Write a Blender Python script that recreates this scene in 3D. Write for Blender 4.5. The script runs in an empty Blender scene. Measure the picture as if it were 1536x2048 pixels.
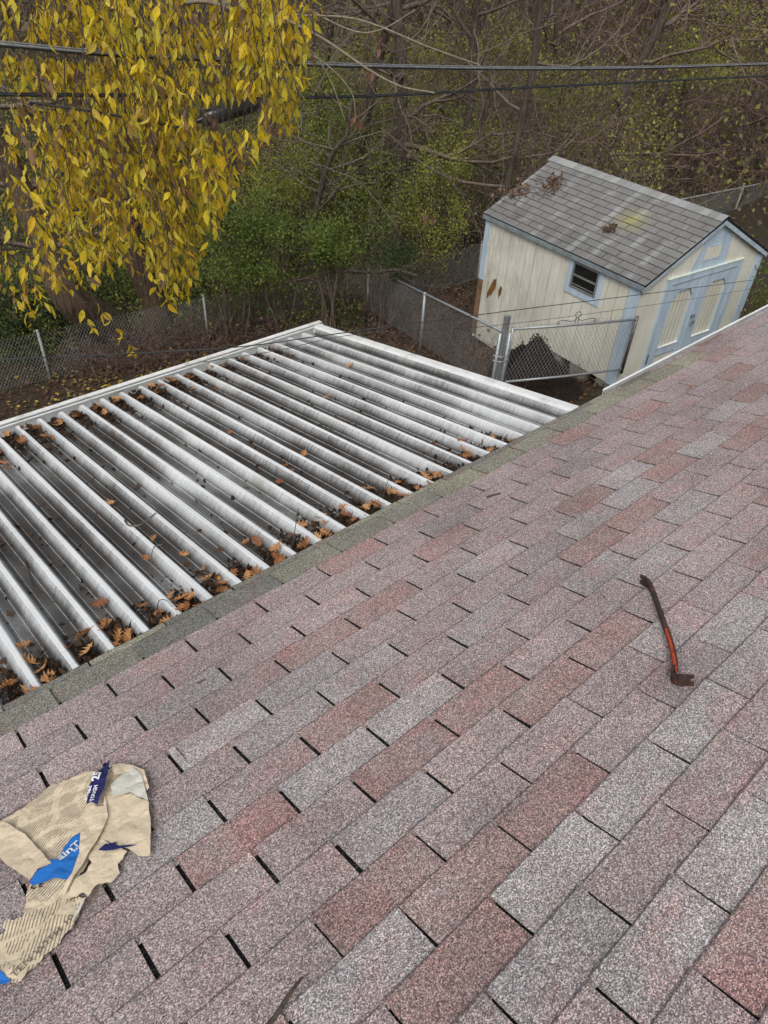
import bpy, bmesh, math, random
import numpy as np
from mathutils import Vector, Matrix, noise as mnoise
random.seed(11); RS = np.random.RandomState(5)
SC = bpy.context.scene
COL = SC.collection
# ------------------------------------------------------------------ camera
F_PX = 1445.2                      # focal length in photo pixels (photo 1536 x 2048)
CAM = Vector((-0.670, -1.986, 7.103))
RIGHT = Vector((0.752, -0.657, 0.049)); DOWN = Vector((-0.394, -0.508, -0.766)); FWD = Vector((0.528, 0.557, -0.641))
FWD.normalize(); RIGHT = (RIGHT - FWD * RIGHT.dot(FWD)).normalized(); DOWN = FWD.cross(RIGHT)
cd = bpy.data.cameras.new('camera'); cam = bpy.data.objects.new('camera', cd); COL.objects.link(cam)
cd.sensor_fit = 'HORIZONTAL'; cd.sensor_width = 36; cd.lens = F_PX / 1536 * 36
cd.clip_start = .05; cd.clip_end = 1000
mw = Matrix.Identity(4)
for i, v in enumerate((RIGHT, -DOWN, -FWD)):
    for j in range(3): mw[j][i] = v[j]
mw.translation = CAM
cam.matrix_world = mw
SC.camera = cam
# ------------------------------------------------------------------ sky, sun, exposure (overcast)
SUN_EL, SUN_AZ = math.radians(52), math.radians(215)    # direction the light comes from, compass-style in XY
world = bpy.data.worlds.new('World'); SC.world = world; world.use_nodes = True
wn = world.node_tree; wn.nodes.clear()
sky = wn.nodes.new('ShaderNodeTexSky'); sky.sky_type = 'NISHITA'; sky.sun_disc = False
sky.sun_elevation = SUN_EL; sky.sun_rotation = math.pi/2 - SUN_AZ; sky.dust_density = 4.0; sky.air_density = 1.0
hs = wn.nodes.new('ShaderNodeHueSaturation'); hs.inputs['Saturation'].default_value = .22
bg = wn.nodes.new('ShaderNodeBackground'); bg.inputs['Strength'].default_value = .15
wo = wn.nodes.new('ShaderNodeOutputWorld')
wn.links.new(sky.outputs[0], hs.inputs['Color']); wn.links.new(hs.outputs[0], bg.inputs['Color']); wn.links.new(bg.outputs[0], wo.inputs[0])
sl = bpy.data.lights.new('sun', 'SUN'); sl.energy = 1.0; sl.angle = math.radians(24); sl.color = (1, .965, .92)
so = bpy.data.objects.new('sun', sl); COL.objects.link(so)
sdir = Vector((math.cos(SUN_EL)*math.cos(SUN_AZ), math.cos(SUN_EL)*math.sin(SUN_AZ), math.sin(SUN_EL)))
so.rotation_euler = sdir.to_track_quat('Z', 'Y').to_euler(); so.location = (0, 0, 30)
SC.view_settings.view_transform = 'Standard'; SC.view_settings.look = 'None'
SC.view_settings.exposure = 0.08; SC.view_settings.gamma = 1; SC.view_settings.use_curve_mapping = False
SC.render.engine = 'CYCLES'; SC.cycles.max_bounces = 6; SC.cycles.diffuse_bounces = 4; SC.cycles.glossy_bounces = 2
SC.cycles.transparent_max_bounces = 8; SC.cycles.use_denoising = True
# ------------------------------------------------------------------ photo pixel -> place
def ray(x, y):
    return (FWD + RIGHT*((x-768)/F_PX) + DOWN*((y-1024)/F_PX)).normalized()
def at_dist(x, y, d): return CAM + ray(x, y)*d
def at_y(x, y, Y):
    d = ray(x, y); return CAM + d*((Y-CAM.y)/d.y)
def at_z(x, y, z):
    d = ray(x, y); return CAM + d*((z-CAM.z)/d.z)
def on_plane(x, y, p0, n):
    d = ray(x, y); return CAM + d*((Vector(p0)-CAM).dot(n)/d.dot(n))
def to_px(P):
    v = Vector(P)-CAM; z = v.dot(FWD)
    if z < .05: return (-9999, -9999, z)
    return (768+F_PX*v.dot(RIGHT)/z, 1024+F_PX*v.dot(DOWN)/z, z)
# ------------------------------------------------------------------ terrain height
def terr(x, y):
    if y < 0: h = 2.0
    elif y < 9.6: h = 2.0 - .262*y + .0055*y*y
    else: h = 2.0 - .262*9.6 + .0055*9.6**2
    d = math.hypot(x+.67, y+2)
    if d > 26: h += (d-26)*.13
    h += .06*mnoise.noise((x*.35, y*.35, 3.1)) + .03*mnoise.noise((x*1.3, y*1.3, 7.7))
    return h
# ------------------------------------------------------------------ object helpers
def WM(o):
    m = o.matrix_basis.copy()
    if o.parent: m = WM(o.parent) @ o.matrix_parent_inverse @ m
    return m
def setp(o, parent, keep_world=True):
    if parent is None: return
    o.parent = parent
    if keep_world: o.matrix_parent_inverse = WM(parent).inverted()
def tag(o, label=None, cat=None, group=None, kind=None):
    if label: o['label'] = label
    if cat: o['category'] = cat
    if group: o['group'] = group
    if kind: o['kind'] = kind
    return o
def thing(name, label, cat, loc=(0, 0, 0), rotz=0, group=None):
    o = bpy.data.objects.new(name, None); o.empty_display_size = .1; COL.objects.link(o)
    o.location = loc; o.rotation_euler = (0, 0, rotz)
    return tag(o, label, cat, group)
def mobj(name, me, mat=None, parent=None, local=False):
    """mesh in world coordinates (or in the parent's own coordinates when local)"""
    o = bpy.data.objects.new(name, me); COL.objects.link(o)
    if mat is not None and not me.materials: me.materials.append(mat)
    setp(o, parent, keep_world=not local)
    return o
def mesh_np(name, V, F, smooth=False):
    V = np.asarray(V, dtype=np.float32).reshape(-1, 3); F = np.asarray(F, dtype=np.int32)
    me = bpy.data.meshes.new(name); k = F.shape[1]
    me.vertices.add(len(V)); me.vertices.foreach_set('co', V.ravel())
    me.loops.add(F.size); me.loops.foreach_set('vertex_index', F.ravel())
    me.polygons.add(len(F)); me.polygons.foreach_set('loop_start', np.arange(0, F.size, k, dtype=np.int32))
    me.update(calc_edges=True); me.validate()
    if smooth: me.polygons.foreach_set('use_smooth', [True]*len(me.polygons))
    return me
def mesh_py(name, V, F, smooth=False):
    me = bpy.data.meshes.new(name); me.from_pydata([tuple(v) for v in V], [], F); me.update()
    if smooth: me.polygons.foreach_set('use_smooth', [True]*len(me.polygons))
    return me
class MB:
    def __init__(s): s.V = []; s.F = []
    def add(s, V, F):
        b = len(s.V); s.V += [tuple(v) for v in V]; s.F += [tuple(i+b for i in f) for f in F]; return s
    def box(s, lo, hi):
        x0, y0, z0 = lo; x1, y1, z1 = hi
        return s.add([(x0,y0,z0),(x1,y0,z0),(x1,y1,z0),(x0,y1,z0),(x0,y0,z1),(x1,y0,z1),(x1,y1,z1),(x0,y1,z1)],
                     [(3,2,1,0),(4,5,6,7),(0,1,5,4),(1,2,6,5),(2,3,7,6),(3,0,4,7)])
    def prism(s, poly, axis, a, b):
        """poly: 2-D outline in the other two axes, extruded from a to b along axis (0,1,2)"""
        n = len(poly); V = []
        for t in (a, b):
            for p in poly:
                q = list(p); q.insert(axis, t); V.append(q)
        return s.add(V, [tuple(range(n))[::-1], tuple(range(n, 2*n))] + [(i, (i+1) % n, n+(i+1) % n, n+i) for i in range(n)])
    def tube(s, pts, rad, sides=6, cap=True):
        pts = [Vector(p) for p in pts]
        if not hasattr(rad, '__len__'): rad = [rad]*len(pts)
        V, F = tube_np([(np.array(pts), np.array(rad))], sides)
        s.add(V.tolist(), [tuple(f) for f in F.tolist()])
        if cap:
            b = len(s.V)-len(pts)*sides
            s.F.append(tuple(range(b+sides-1, b-1, -1))); e = len(s.V)-sides; s.F.append(tuple(range(e, e+sides)))
        return s
    def mesh(s, name, smooth=False): return mesh_py(name, s.V, s.F, smooth)
    def build(s, name, mat, parent=None, smooth=False, local=False): return mobj(name, s.mesh(name, smooth), mat, parent, local)
def tube_np(lines, sides):
    VV = []; FF = []; base = 0
    ang = np.arange(sides)*2*np.pi/sides; ca, sa = np.cos(ang), np.sin(ang)
    for P, R in lines:
        P = np.asarray(P, float); n = len(P); R = np.asarray(R, float)
        T = np.gradient(P, axis=0); T /= np.linalg.norm(T, axis=1)[:, None]+1e-9
        ref = np.array([0, 0, 1.]) if abs(T[0][2]) < .9 else np.array([1., 0, 0])
        A = np.cross(T, ref); A /= np.linalg.norm(A, axis=1)[:, None]+1e-9; B = np.cross(T, A)
        V = P[:, None, :] + R[:, None, None]*(A[:, None, :]*ca[None, :, None] + B[:, None, :]*sa[None, :, None])
        VV.append(V.reshape(-1, 3))
        i = np.arange(n-1)[:, None]*sides; j = np.arange(sides)[None, :]; j2 = (j+1) % sides
        FF.append(np.stack([i+j, i+j2, i+sides+j2, i+sides+j], -1).reshape(-1, 4)+base); base += n*sides
    return np.concatenate(VV), np.concatenate(FF)
def tubes(name, lines, sides, mat, parent=None, smooth=True):
    V, F = tube_np(lines, sides); return mobj(name, mesh_np(name, V, F, smooth), mat, parent)
def rand_rot(n, rs=RS):
    q = rs.normal(size=(n, 4)); q /= np.linalg.norm(q, axis=1)[:, None]; w, x, y, z = q.T
    return np.stack([np.stack([1-2*(y*y+z*z), 2*(x*y-z*w), 2*(x*z+y*w)], -1), np.stack([2*(x*y+z*w), 1-2*(x*x+z*z), 2*(y*z-x*w)], -1), np.stack([2*(x*z-y*w), 2*(y*z+x*w), 1-2*(x*x+y*y)], -1)], 1)
LEAF4 = np.array([(0, 0, 0), (.45, -.33, .1), (1, 0, -.05), (.45, .33, .1)])
def leaf_mesh(name, P, S, Rm=None, tmpl=LEAF4, faces=((0, 1, 2), (0, 2, 3))):
    P = np.asarray(P, float); n = len(P)
    if Rm is None: Rm = rand_rot(n)
    V = np.einsum('nij,kj->nki', Rm, tmpl)*np.asarray(S, float).reshape(-1, 1, 1) + P[:, None, :]
    F = (np.arange(n)[:, None, None]*len(tmpl) + np.array(faces)[None]).reshape(-1, len(faces[0]))
    return mesh_np(name, V.reshape(-1, 3), F)
def spl(pts, n=40):
    """Catmull-Rom through the points"""
    P = [Vector(p) for p in pts]; P = [P[0]*2-P[1]]+P+[P[-1]*2-P[-2]]; out = []
    for i in range(1, len(P)-2):
        m_ = max(2, n//(len(P)-3))
        for k in range(m_):
            t = k/m_; a, b_, c_, d_ = P[i-1:i+3]
            out.append(.5*((2*b_)+(c_-a)*t+(2*a-5*b_+4*c_-d_)*t*t+(3*b_-a-3*c_+d_)*t**3))
    out.append(P[-2]); return out
# ------------------------------------------------------------------ material helpers
def newmat(name):
    m = bpy.data.materials.new(name); m.use_nodes = True; nt = m.node_tree
    b = nt.nodes['Principled BSDF']; b.inputs['Roughness'].default_value = .8
    b.inputs['Specular IOR Level'].default_value = .3
    return m, nt, b
def nd(nt, typ, props=None, **ins):
    n = nt.nodes.new(typ)
    for k, v in (props or {}).items(): setattr(n, k, v)
    for k, v in ins.items():
        s = n.inputs[int(k[1:])] if k[0] == 'i' and k[1:].isdigit() else n.inputs[k.replace('_', ' ')]
        if isinstance(v, bpy.types.NodeSocket): nt.links.new(v, s)
        else: s.default_value = v
    return n
def c4(c): return (c[0], c[1], c[2], 1)
def ramp(nt, fac, stops, interp='LINEAR'):
    n = nt.nodes.new('ShaderNodeValToRGB'); n.color_ramp.interpolation = interp; nt.links.new(fac, n.inputs[0])
    el = n.color_ramp.elements
    while len(el) > 1: el.remove(el[-1])
    for i, (p, c) in enumerate(stops):
        e = el[0] if i == 0 else el.new(p)
        e.position = p; e.color = c4(c) if hasattr(c, '__len__') else (c, c, c, 1)
    return n.outputs[0]
def mix(nt, f, a, b, mode='MIX'):
    n = nt.nodes.new('ShaderNodeMix'); n.data_type = 'RGBA'; n.blend_type = mode
    for i, v in ((0, f), (6, a), (7, b)):
        if isinstance(v, bpy.types.NodeSocket): nt.links.new(v, n.inputs[i])
        else: n.inputs[i].default_value = (c4(v) if hasattr(v, '__len__') else v)
    return n.outputs[2]
def math_n(nt, op, a, b=0.0, clamp=False):
    n = nd(nt, 'ShaderNodeMath', {'operation': op, 'use_clamp': clamp}, i0=a, i1=b); return n.outputs[0]
def noise_n(nt, vec, scale, detail=3, rough=.55, out=0):
    n = nd(nt, 'ShaderNodeTexNoise', Scale=scale, Detail=detail, Roughness=rough)
    if vec is not None: nt.links.new(vec, n.inputs['Vector'])
    return n.outputs[out]
def geo_pos(nt): return nt.nodes.new('ShaderNodeNewGeometry').outputs['Position']
def obj_co(nt): return nt.nodes.new('ShaderNodeTexCoord').outputs['Object']
def bump(nt, bsdf, h, strength=.3, dist=.01):
    n = nd(nt, 'ShaderNodeBump', Strength=strength, Distance=dist, Height=h); nt.links.new(n.outputs[0], bsdf.inputs['Normal'])
def setc(nt, b, col): nt.links.new(col, b.inputs['Base Color'])
def mapping(nt, vec, scale=(1, 1, 1), rot=(0, 0, 0)):
    n = nd(nt, 'ShaderNodeMapping', Scale=scale, Rotation=rot); nt.links.new(vec, n.inputs['Vector']); return n.outputs[0]

def plain(name, col, rough=.8, metal=0, var=.25, scale=8.0, spec=.3):
    m, nt, b = newmat(name); n = noise_n(nt, obj_co(nt), scale, 5)
    setc(nt, b, ramp(nt, n, [(.3, [c*(1-var) for c in col]), (.7, [min(1, c*(1+var)) for c in col])]))
    b.inputs['Roughness'].default_value = rough; b.inputs['Metallic'].default_value = metal; b.inputs['Specular IOR Level'].default_value = spec
    return m
def foliage(name, cols, trans=.35, rough=.6):
    """leaf colour differs from leaf to leaf (mesh island) and from object to object"""
    m, nt, b = newmat(name)
    g = nt.nodes.new('ShaderNodeNewGeometry'); oi = nt.nodes.new('ShaderNodeObjectInfo')
    f = math_n(nt, 'FRACT', math_n(nt, 'ADD', g.outputs['Random Per Island'], oi.outputs['Random']))
    n = len(cols); col = ramp(nt, f, [(i/max(1, n-1)*.98, c) for i, c in enumerate(cols)])
    sp = noise_n(nt, geo_pos(nt), 60, 2); col = mix(nt, math_n(nt, 'MULTIPLY', ramp(nt, sp, [(.55, 0), (.7, 1)]), .45), col, (.08, .045, .015))
    setc(nt, b, col); b.inputs['Roughness'].default_value = rough
    tr = nd(nt, 'ShaderNodeBsdfTranslucent', Color=col)
    ms = nd(nt, 'ShaderNodeMixShader', i0=trans); nt.links.new(b.outputs[0], ms.inputs[1]); nt.links.new(tr.outputs[0], ms.inputs[2])
    nt.links.new(ms.outputs[0], nt.nodes['Material Output'].inputs['Surface'])
    return m
def bark(name, c0, c1, scale=1.0):
    m, nt, b = newmat(name); p = mapping(nt, geo_pos(nt), (22*scale, 22*scale, 3*scale))
    n = noise_n(nt, p, 1.0, 6, .65); col = ramp(nt, n, [(.32, c0), (.5, [(a+d)/2 for a, d in zip(c0, c1)]), (.68, c1)])
    moss = noise_n(nt, geo_pos(nt), 1.7, 3); col = mix(nt, math_n(nt, 'MULTIPLY', ramp(nt, moss, [(.55, 0), (.72, 1)]), .5), col, (.06, .07, .025))
    setc(nt, b, col); b.inputs['Roughness'].default_value = .95; bump(nt, b, n, .8, .03); return m
MAT = {}
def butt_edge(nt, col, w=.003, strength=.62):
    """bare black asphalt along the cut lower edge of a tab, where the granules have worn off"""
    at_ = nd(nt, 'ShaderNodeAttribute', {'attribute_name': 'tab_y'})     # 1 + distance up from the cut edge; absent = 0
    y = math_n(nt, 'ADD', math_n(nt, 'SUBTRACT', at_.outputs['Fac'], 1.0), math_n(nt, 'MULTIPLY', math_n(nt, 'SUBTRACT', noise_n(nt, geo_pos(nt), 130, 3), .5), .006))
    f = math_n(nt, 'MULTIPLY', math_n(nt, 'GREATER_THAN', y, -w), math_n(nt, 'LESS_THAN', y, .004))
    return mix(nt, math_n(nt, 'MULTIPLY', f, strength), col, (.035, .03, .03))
def shingle_mat(name, red=True):
    m, nt, b = newmat(name); oi = nt.nodes.new('ShaderNodeObjectInfo'); pos = geo_pos(nt)
    tcol = nd(nt, 'ShaderNodeAttribute', {'attribute_name': 'tab_colour'}); base = mix(nt, 1.0, oi.outputs['Color'], tcol.outputs['Color'], 'ADD')   # joined tabs carry their colour per face
    if red:     # granule blend: every tab drifts between its own colour and the mauve mix, differently for each tab
        off = nd(nt, 'ShaderNodeVectorMath', {'operation': 'ADD'}, i0=pos); cmb = nd(nt, 'ShaderNodeCombineXYZ', X=math_n(nt, 'MULTIPLY', oi.outputs['Random'], 37.0), Y=math_n(nt, 'MULTIPLY', oi.outputs['Random'], 91.0)); nt.links.new(cmb.outputs[0], off.inputs[1])
        drift = noise_n(nt, off.outputs[0], 6.5, 3, .6); base = mix(nt, math_n(nt, 'MULTIPLY', ramp(nt, drift, [(.36, 0), (.52, .28), (.66, .68)]), oi.outputs['Alpha']), base, (.292, .258, .247))
    v = nd(nt, 'ShaderNodeTexVoronoi', {'feature': 'F1'}, Scale=430.0); nt.links.new(pos, v.inputs['Vector'])
    sep = nd(nt, 'ShaderNodeSeparateColor'); nt.links.new(v.outputs['Color'], sep.inputs[0])
    gran = ramp(nt, sep.outputs[0], [(0, .3), (.22, .55), (.5, .95), (.72, 1.2), (.86, 1.9), (1, 2.5)] if red else [(0, .55), (.5, 1), (1, 1.4)])
    tint = ramp(nt, sep.outputs[1], [(0, (.92, .97, 1.03)), (.5, (1, 1, 1)), (.8, (1.08, .95, .91)), (1, (1.12, .93, .88))])
    col = mix(nt, 1.0, base, tint, 'MULTIPLY'); col = mix(nt, 1.0, col, gran, 'MULTIPLY')
    lo = noise_n(nt, pos, 2.3, 4); col = mix(nt, 1.0, col, ramp(nt, lo, [(.3, .8), (.5, 1), (.72, 1.13)]), 'MULTIPLY')
    if red:
        bl = noise_n(nt, mapping(nt, pos, (5, 9, 9)), 1.0, 2); rd = ramp(nt, bl, [(.52, 0), (.7, 1)])
        rdm = math_n(nt, 'MULTIPLY', rd, .28); col = mix(nt, rdm, col, mix(nt, 1.0, col, (1.25, .72, .72), 'MULTIPLY'))
        sm = noise_n(nt, mapping(nt, pos, (1.3, 2.2, 2.2)), 1.0, 3, .6); smf = math_n(nt, 'MULTIPLY', ramp(nt, sm, [(.6, 0), (.75, 1)]), .42)
        col = mix(nt, smf, col, mix(nt, 1.0, col, (.42, .43, .46), 'MULTIPLY'))
    col = butt_edge(nt, col)
    setc(nt, b, col); b.inputs['Roughness'].default_value = .95; b.inputs['Specular IOR Level'].default_value = .2
    bump(nt, b, v.outputs['Distance'], .5, .002); return m
MAT['shingle'] = shingle_mat('granule_shingle')
m, nt, b = newmat('shaded_dirty_underlay'); v = nd(nt, 'ShaderNodeTexVoronoi', Scale=330.0); nt.links.new(geo_pos(nt), v.inputs['Vector']); sp_ = nd(nt, 'ShaderNodeSeparateColor'); nt.links.new(v.outputs['Color'], sp_.inputs[0])
setc(nt, b, ramp(nt, sp_.outputs[0], [(0, .006), (.82, .012), (.9, .05), (1, .14)])); b.inputs['Roughness'].default_value = .95; MAT['underlay'] = m  # near-black colour stands in for shade and dirt inside the tab slots
MAT['white'] = plain('white_paint', (.72, .73, .72), .45, var=.1, scale=3)
MAT['fascia'] = plain('fascia_board', (.55, .54, .5), .7)
MAT['wall'] = plain('house_siding', (.5, .48, .43), .8)
# ================================================================== GROUND
m, nt, b = newmat('forest_floor'); pos = geo_pos(nt)
n1 = noise_n(nt, pos, 1.1, 4); n2 = noise_n(nt, pos, 14, 6, .7); n3 = noise_n(nt, pos, .45, 3)
col = ramp(nt, n2, [(.3, (.018, .012, .008)), (.5, (.05, .034, .022)), (.62, (.085, .055, .034)), (.75, (.12, .085, .05))])
col = mix(nt, ramp(nt, n1, [(.5, 0), (.7, .6)]), col, (.035, .045, .015))
setc(nt, b, col); b.inputs['Roughness'].default_value = 1; bump(nt, b, n2, 1, .06); MAT['soil'] = m
gx = np.concatenate([np.linspace(-60, -6, 12), np.linspace(-5, 30, 71), np.linspace(33, 190, 26)])
gy = np.concatenate([np.linspace(-60, -6, 10), np.linspace(-5, 30, 71), np.linspace(33, 190, 26)])
V = [(x, y, terr(x, y)) for y in gy for x in gx]; nx = len(gx)
Fq = [(j*nx+i, j*nx+i+1, (j+1)*nx+i+1, (j+1)*nx+i) for j in range(len(gy)-1) for i in range(nx-1)]
g = mobj('ground', mesh_py('ground', V, Fq, True), MAT['soil']); g['kind'] = 'structure'
# ================================================================== HOUSE with shingled roof
AL = math.radians(18.43); EZ = 4.9; TW = .3048; TE = .127; R_E = -10*TE; ROW0 = -10
RN = Vector((0, math.sin(AL), math.cos(AL))); RD = Vector((0, math.cos(AL), -math.sin(AL)))   # roof normal, down-slope
R0 = Vector((0, 0, EZ)) + RD*R_E                      # roof point u = 0, r = 0
def roof_pt(u, r, n=0): return R0 + Vector((u, 0, 0)) - RD*r + RN*n
def px_roof(x, y):
    P = on_plane(x, y, R0, RN); return P.x, -(P-R0).dot(RD)
EAVE = -9.36*TE; RIDGE = 3.2; UL, UR = -5.5, 9.5
house = thing('house', 'house under a mauve and red blended shingle roof with green algae along the eave', 'house', (2, -4, 2.0))
roof = bpy.data.objects.new('roof', None)
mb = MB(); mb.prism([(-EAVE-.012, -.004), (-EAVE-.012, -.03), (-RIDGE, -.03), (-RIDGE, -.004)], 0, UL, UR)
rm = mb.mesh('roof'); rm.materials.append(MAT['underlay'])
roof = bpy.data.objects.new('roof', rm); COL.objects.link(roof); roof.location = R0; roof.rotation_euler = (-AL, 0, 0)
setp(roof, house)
def tab_mesh(w, e, var, lift, over=.02):
    """one shingle tab: butt edge at y = 0 (down-slope), upper end at -(e+over); slightly curled"""
    nx = 4; rs = random.Random(var); V = []; F = []
    ys = [0, -.035, -(e+over)]
    cl = [rs.uniform(-.0004, .0024) + (.0026 if rs.random() < .25 else 0) for _ in range(nx+1)]
    for k in (0, 1):
        for j, y in enumerate(ys):
            for i in range(nx+1):
                t = 1 - (-y)/(e+over)
                z = .0028 + lift*t + (cl[i] if j == 0 else cl[i]*.3 if j == 1 else 0) - (.0038 if k else 0)
                yy = y + (rs.uniform(-.0016, .0016) if j == 0 else 0); xx = w*i/nx + (rs.uniform(-.0022, .0012) if i == 0 else rs.uniform(-.0012, .0022) if i == nx else 0)
                V.append((xx, yy, z))
    a = lambda k, j, i: k*3*(nx+1)+j*(nx+1)+i
    for j in range(2):
        for i in range(nx): F.append((a(0,j,i+1), a(0,j,i), a(0,j+1,i), a(0,j+1,i+1)))
    for i in range(nx): F.append((a(0,0,i), a(0,0,i+1), a(1,0,i+1), a(1,0,i)))
    for j in range(2):
        F.append((a(0,j+1,0), a(0,j,0), a(1,j,0), a(1,j+1,0))); F.append((a(0,j,nx), a(0,j+1,nx), a(1,j+1,nx), a(1,j,nx)))
    me = mesh_py('shingle', V, F); me.materials.append(MAT['shingle'])
    a_ = me.attributes.new('tab_y', 'FLOAT', 'POINT'); a_.data.foreach_set('value', [1+v[1] for v in V]); return me
GAP = .0084
TABS = [tab_mesh(TW-GAP, TE, k, .0052) for k in range(7)]
EAVE_TABS = [tab_mesh(TW-GAP, TE, 20+k, .0052) for k in range(3)]
PAL = {'g': (.33, .322, .325), 'l': (.40, .392, .39), 'm': (.30, .256, .248), 'p': (.33, .28, .27), 'r': (.285, .172, .152), 'd': (.25, .137, .122), 'k': (.25, .222, .225)}
# colours read off the photograph for the tabs nearest the camera: (row, half-tab index of its left gap)
TABCOL = {}
for r_, u_, ch_ in ((-2,0,'r'),(-3,.5,'l'),(-3,-.5,'g'),(-2,1,'m'),(-1,.5,'l'),(-1,-.5,'g'),(-1,1.5,'m'),(0,0,'d'),(0,1,'r'),(0,-1,'m'),(0,2,'p'),(1,.5,'p'),(1,-.5,'g'),(1,1.5,'r'),
    (1,-1.5,'m'),(2,0,'p'),(2,-1,'d'),(2,1,'m'),(3,.5,'d'),(3,-.5,'r'),(4,0,'l'),(4,-1,'d'),(3,-1.5,'g'),(5,-.5,'g'),(4,-2,'p'),(2,2,'p'),(3,1.5,'p'),(4,1,'l'),(4,2,'l'),(3,2.5,'k'),(4,3,'g'),(5,2.5,'m'),
    (5,1.5,'m'),(5,.5,'m'),(6,1,'l'),(6,2,'g'),(6,0,'g'),(7,.5,'d'),(7,-.5,'k'),(8,1,'m'),(6,-1,'p'),(1,2.5,'r'),(1,3.5,'m'),(2,3,'l'),(-4,5,'r'),(-4,4,'p'),(-2,5,'r'),(-2,4,'r'),(-4,6,'r'),(-3,5.5,'g'),(-3,6.5,'l'),
    (-3,7.5,'l'),(-2,6,'m'),(-1,5.5,'g'),(-1,6.5,'m'),(0,5,'p'),(0,6,'m'),(-1,-1.5,'d'),(-4,-1,'l'),(-4,0,'g'),(0,3,'p'),(0,4,'g'),(-1,2.5,'p'),(-1,3.5,'g'),(-1,4.5,'p'),(-2,2,'g'),(-2,3,'k'),(-3,3.5,'k'),(-3,2.5,'p'),
    (-3,1.5,'m'),(-8,2,'r'),(-6,3,'r'),(-8,7,'r'),(-5,1.5,'r'),(-3,4.5,'g')): TABCOL[(r_, round(2*u_))] = ch_
ALGAE = [(.25, .255, .195), (.205, .21, .175), (.165, .17, .15), (.225, .23, .18)]
spots = []
for row in range(ROW0, int(RIDGE/TE)):
    par = (row % 2)*.5
    for k in range(int(UL/TW)-1, int(UR/TW)+1):
        u = k+par
        if u*TW < UL or (u+1)*TW > UR: continue
        spots.append((row, u))
vis = []
for row, u in spots:
    c = roof_pt((u+.5)*TW, (row+.5)*TE); p = to_px(c)
    cs = [to_px(roof_pt((u+a)*TW, (row+bb)*TE)) for a in (0, 1) for bb in (0, 1)]
    infr = any(-5 < q[0] < 1541 and 0 < q[1] < 2053 for q in cs)
    if infr: vis.append((-abs((cs[0][0]-cs[3][0])*(cs[1][1]-cs[2][1])-(cs[0][1]-cs[3][1])*(cs[1][0]-cs[2][0])), row, u))
vis.sort(); single = set((r, u) for _, r, u in vis[:300])
def tab_colour(row, u, rr):
    ch = TABCOL.get((row, round(2*u)))
    if row <= ROW0+1 and not (row == ROW0+1 and u*TW > 3.6) and not (row == ROW0 and u*TW > 3.3):
        c = rr.choice(ALGAE); f = rr.uniform(.93, 1.07); return (c[0]*f, c[1]*f, c[2]*f, .15)      # alpha: how far the granule blend shows
    else:
        ch = ch or rr.choice('gmmmmmmpppppprgk' if row < -2 else 'ggmmmmppppk') if u < 6 or row < -4 else rr.choice('ppppmmrrg')
        c = PAL[ch]
    mean = (.315, .272, .264); k_ = .36 if row > ROW0+1 else 0; c = [a*(1-k_)+m_*k_ for a, m_ in zip(c, mean)]
    f = rr.uniform(.93, 1.07); return (c[0]*f, c[1]*f, c[2]*f, 1)
def build_roof_tabs():
    rest = MB(); restcol = []; resty = []
    for row, u in spots:
        rr = random.Random(hash((row*977+int(u*2)*131)) & 0xffff)
        me = rr.choice(TABS)
        c = tab_colour(row, u, rr)
        loc = (u*TW+GAP/2, -row*TE, 0)
        if row == ROW0: loc = (loc[0], -EAVE+.004, -.0035)
        if (row, u) in single:
            o = bpy.data.objects.new('shingle', me); COL.objects.link(o); o.parent = roof; o.location = loc
            if row == ROW0: o.location.z = -.006; o.rotation_euler = (0, 0, rr.uniform(-.004, .004))
            else: o.rotation_euler = (0, 0, rr.uniform(-.006, .006))
            o.color = c
            if ROW0 < row < 2: o.scale.x = (TW-.0122)/(TW-GAP); o.location.x += .0018     # wider slots where the tabs have shrunk towards the eave
        else:
            rest.add([(v.co.x+loc[0], v.co.y+loc[1], v.co.z+loc[2]) for v in me.vertices], [tuple(p.vertices) for p in me.polygons])
            restcol += list(c)*len(me.vertices); resty += [1+v.co.y for v in me.vertices]
    o = rest.build('outlying_shingles', MAT['shingle'], roof, local=True); o['kind'] = 'stuff'; o.color = (0, 0, 0, 1)
    a_ = o.data.attributes.new('tab_colour', 'FLOAT_COLOR', 'POINT'); a_.data.foreach_set('color', restcol)
    a_ = o.data.attributes.new('tab_y', 'FLOAT', 'POINT'); a_.data.foreach_set('value', resty)
build_roof_tabs()
# fascia, gutter, walls
mb = MB(); yE = roof_pt(0, EAVE).y; zE = roof_pt(0, EAVE).z
mb.box((UL, yE-.03, zE-.19), (UR, yE-.008, zE-.024)); mb.build('fascia', MAT['fascia'], house)
mb = MB(); mb.prism([(yE-.35, zE-.17), (yE-.35, zE-.19), (yE-.032, zE-.19), (yE-.032, zE-.17)], 0, UL, UR); mb.build('soffit', MAT['white'], house)
GX0 = 2.955
mb = MB(); gz = zE-.012
mb.prism([(yE-.006, gz-.035), (yE-.006, gz-.115), (yE+.03, gz-.115), (yE+.045, gz-.04), (yE+.048, gz-.005), (yE+.048, gz+.006), (yE+.034, gz+.006), (yE+.034, gz-.002), (yE+.042, gz-.006), (yE+.038, gz-.04), (yE+.025, gz-.108), (yE, gz-.108), (yE, gz-.035)], 0, GX0, UR)
gut = mb.build('gutter', MAT['white'], house)
mb = MB(); mb.prism([(yE, gz-.11), (yE+.026, gz-.11), (yE+.043, gz-.006), (yE, gz-.03)], 0, GX0-.004, GX0-.001); mb.build('end_cap', plain('dull_cap', (.25, .24, .22), .6), gut)
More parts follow.
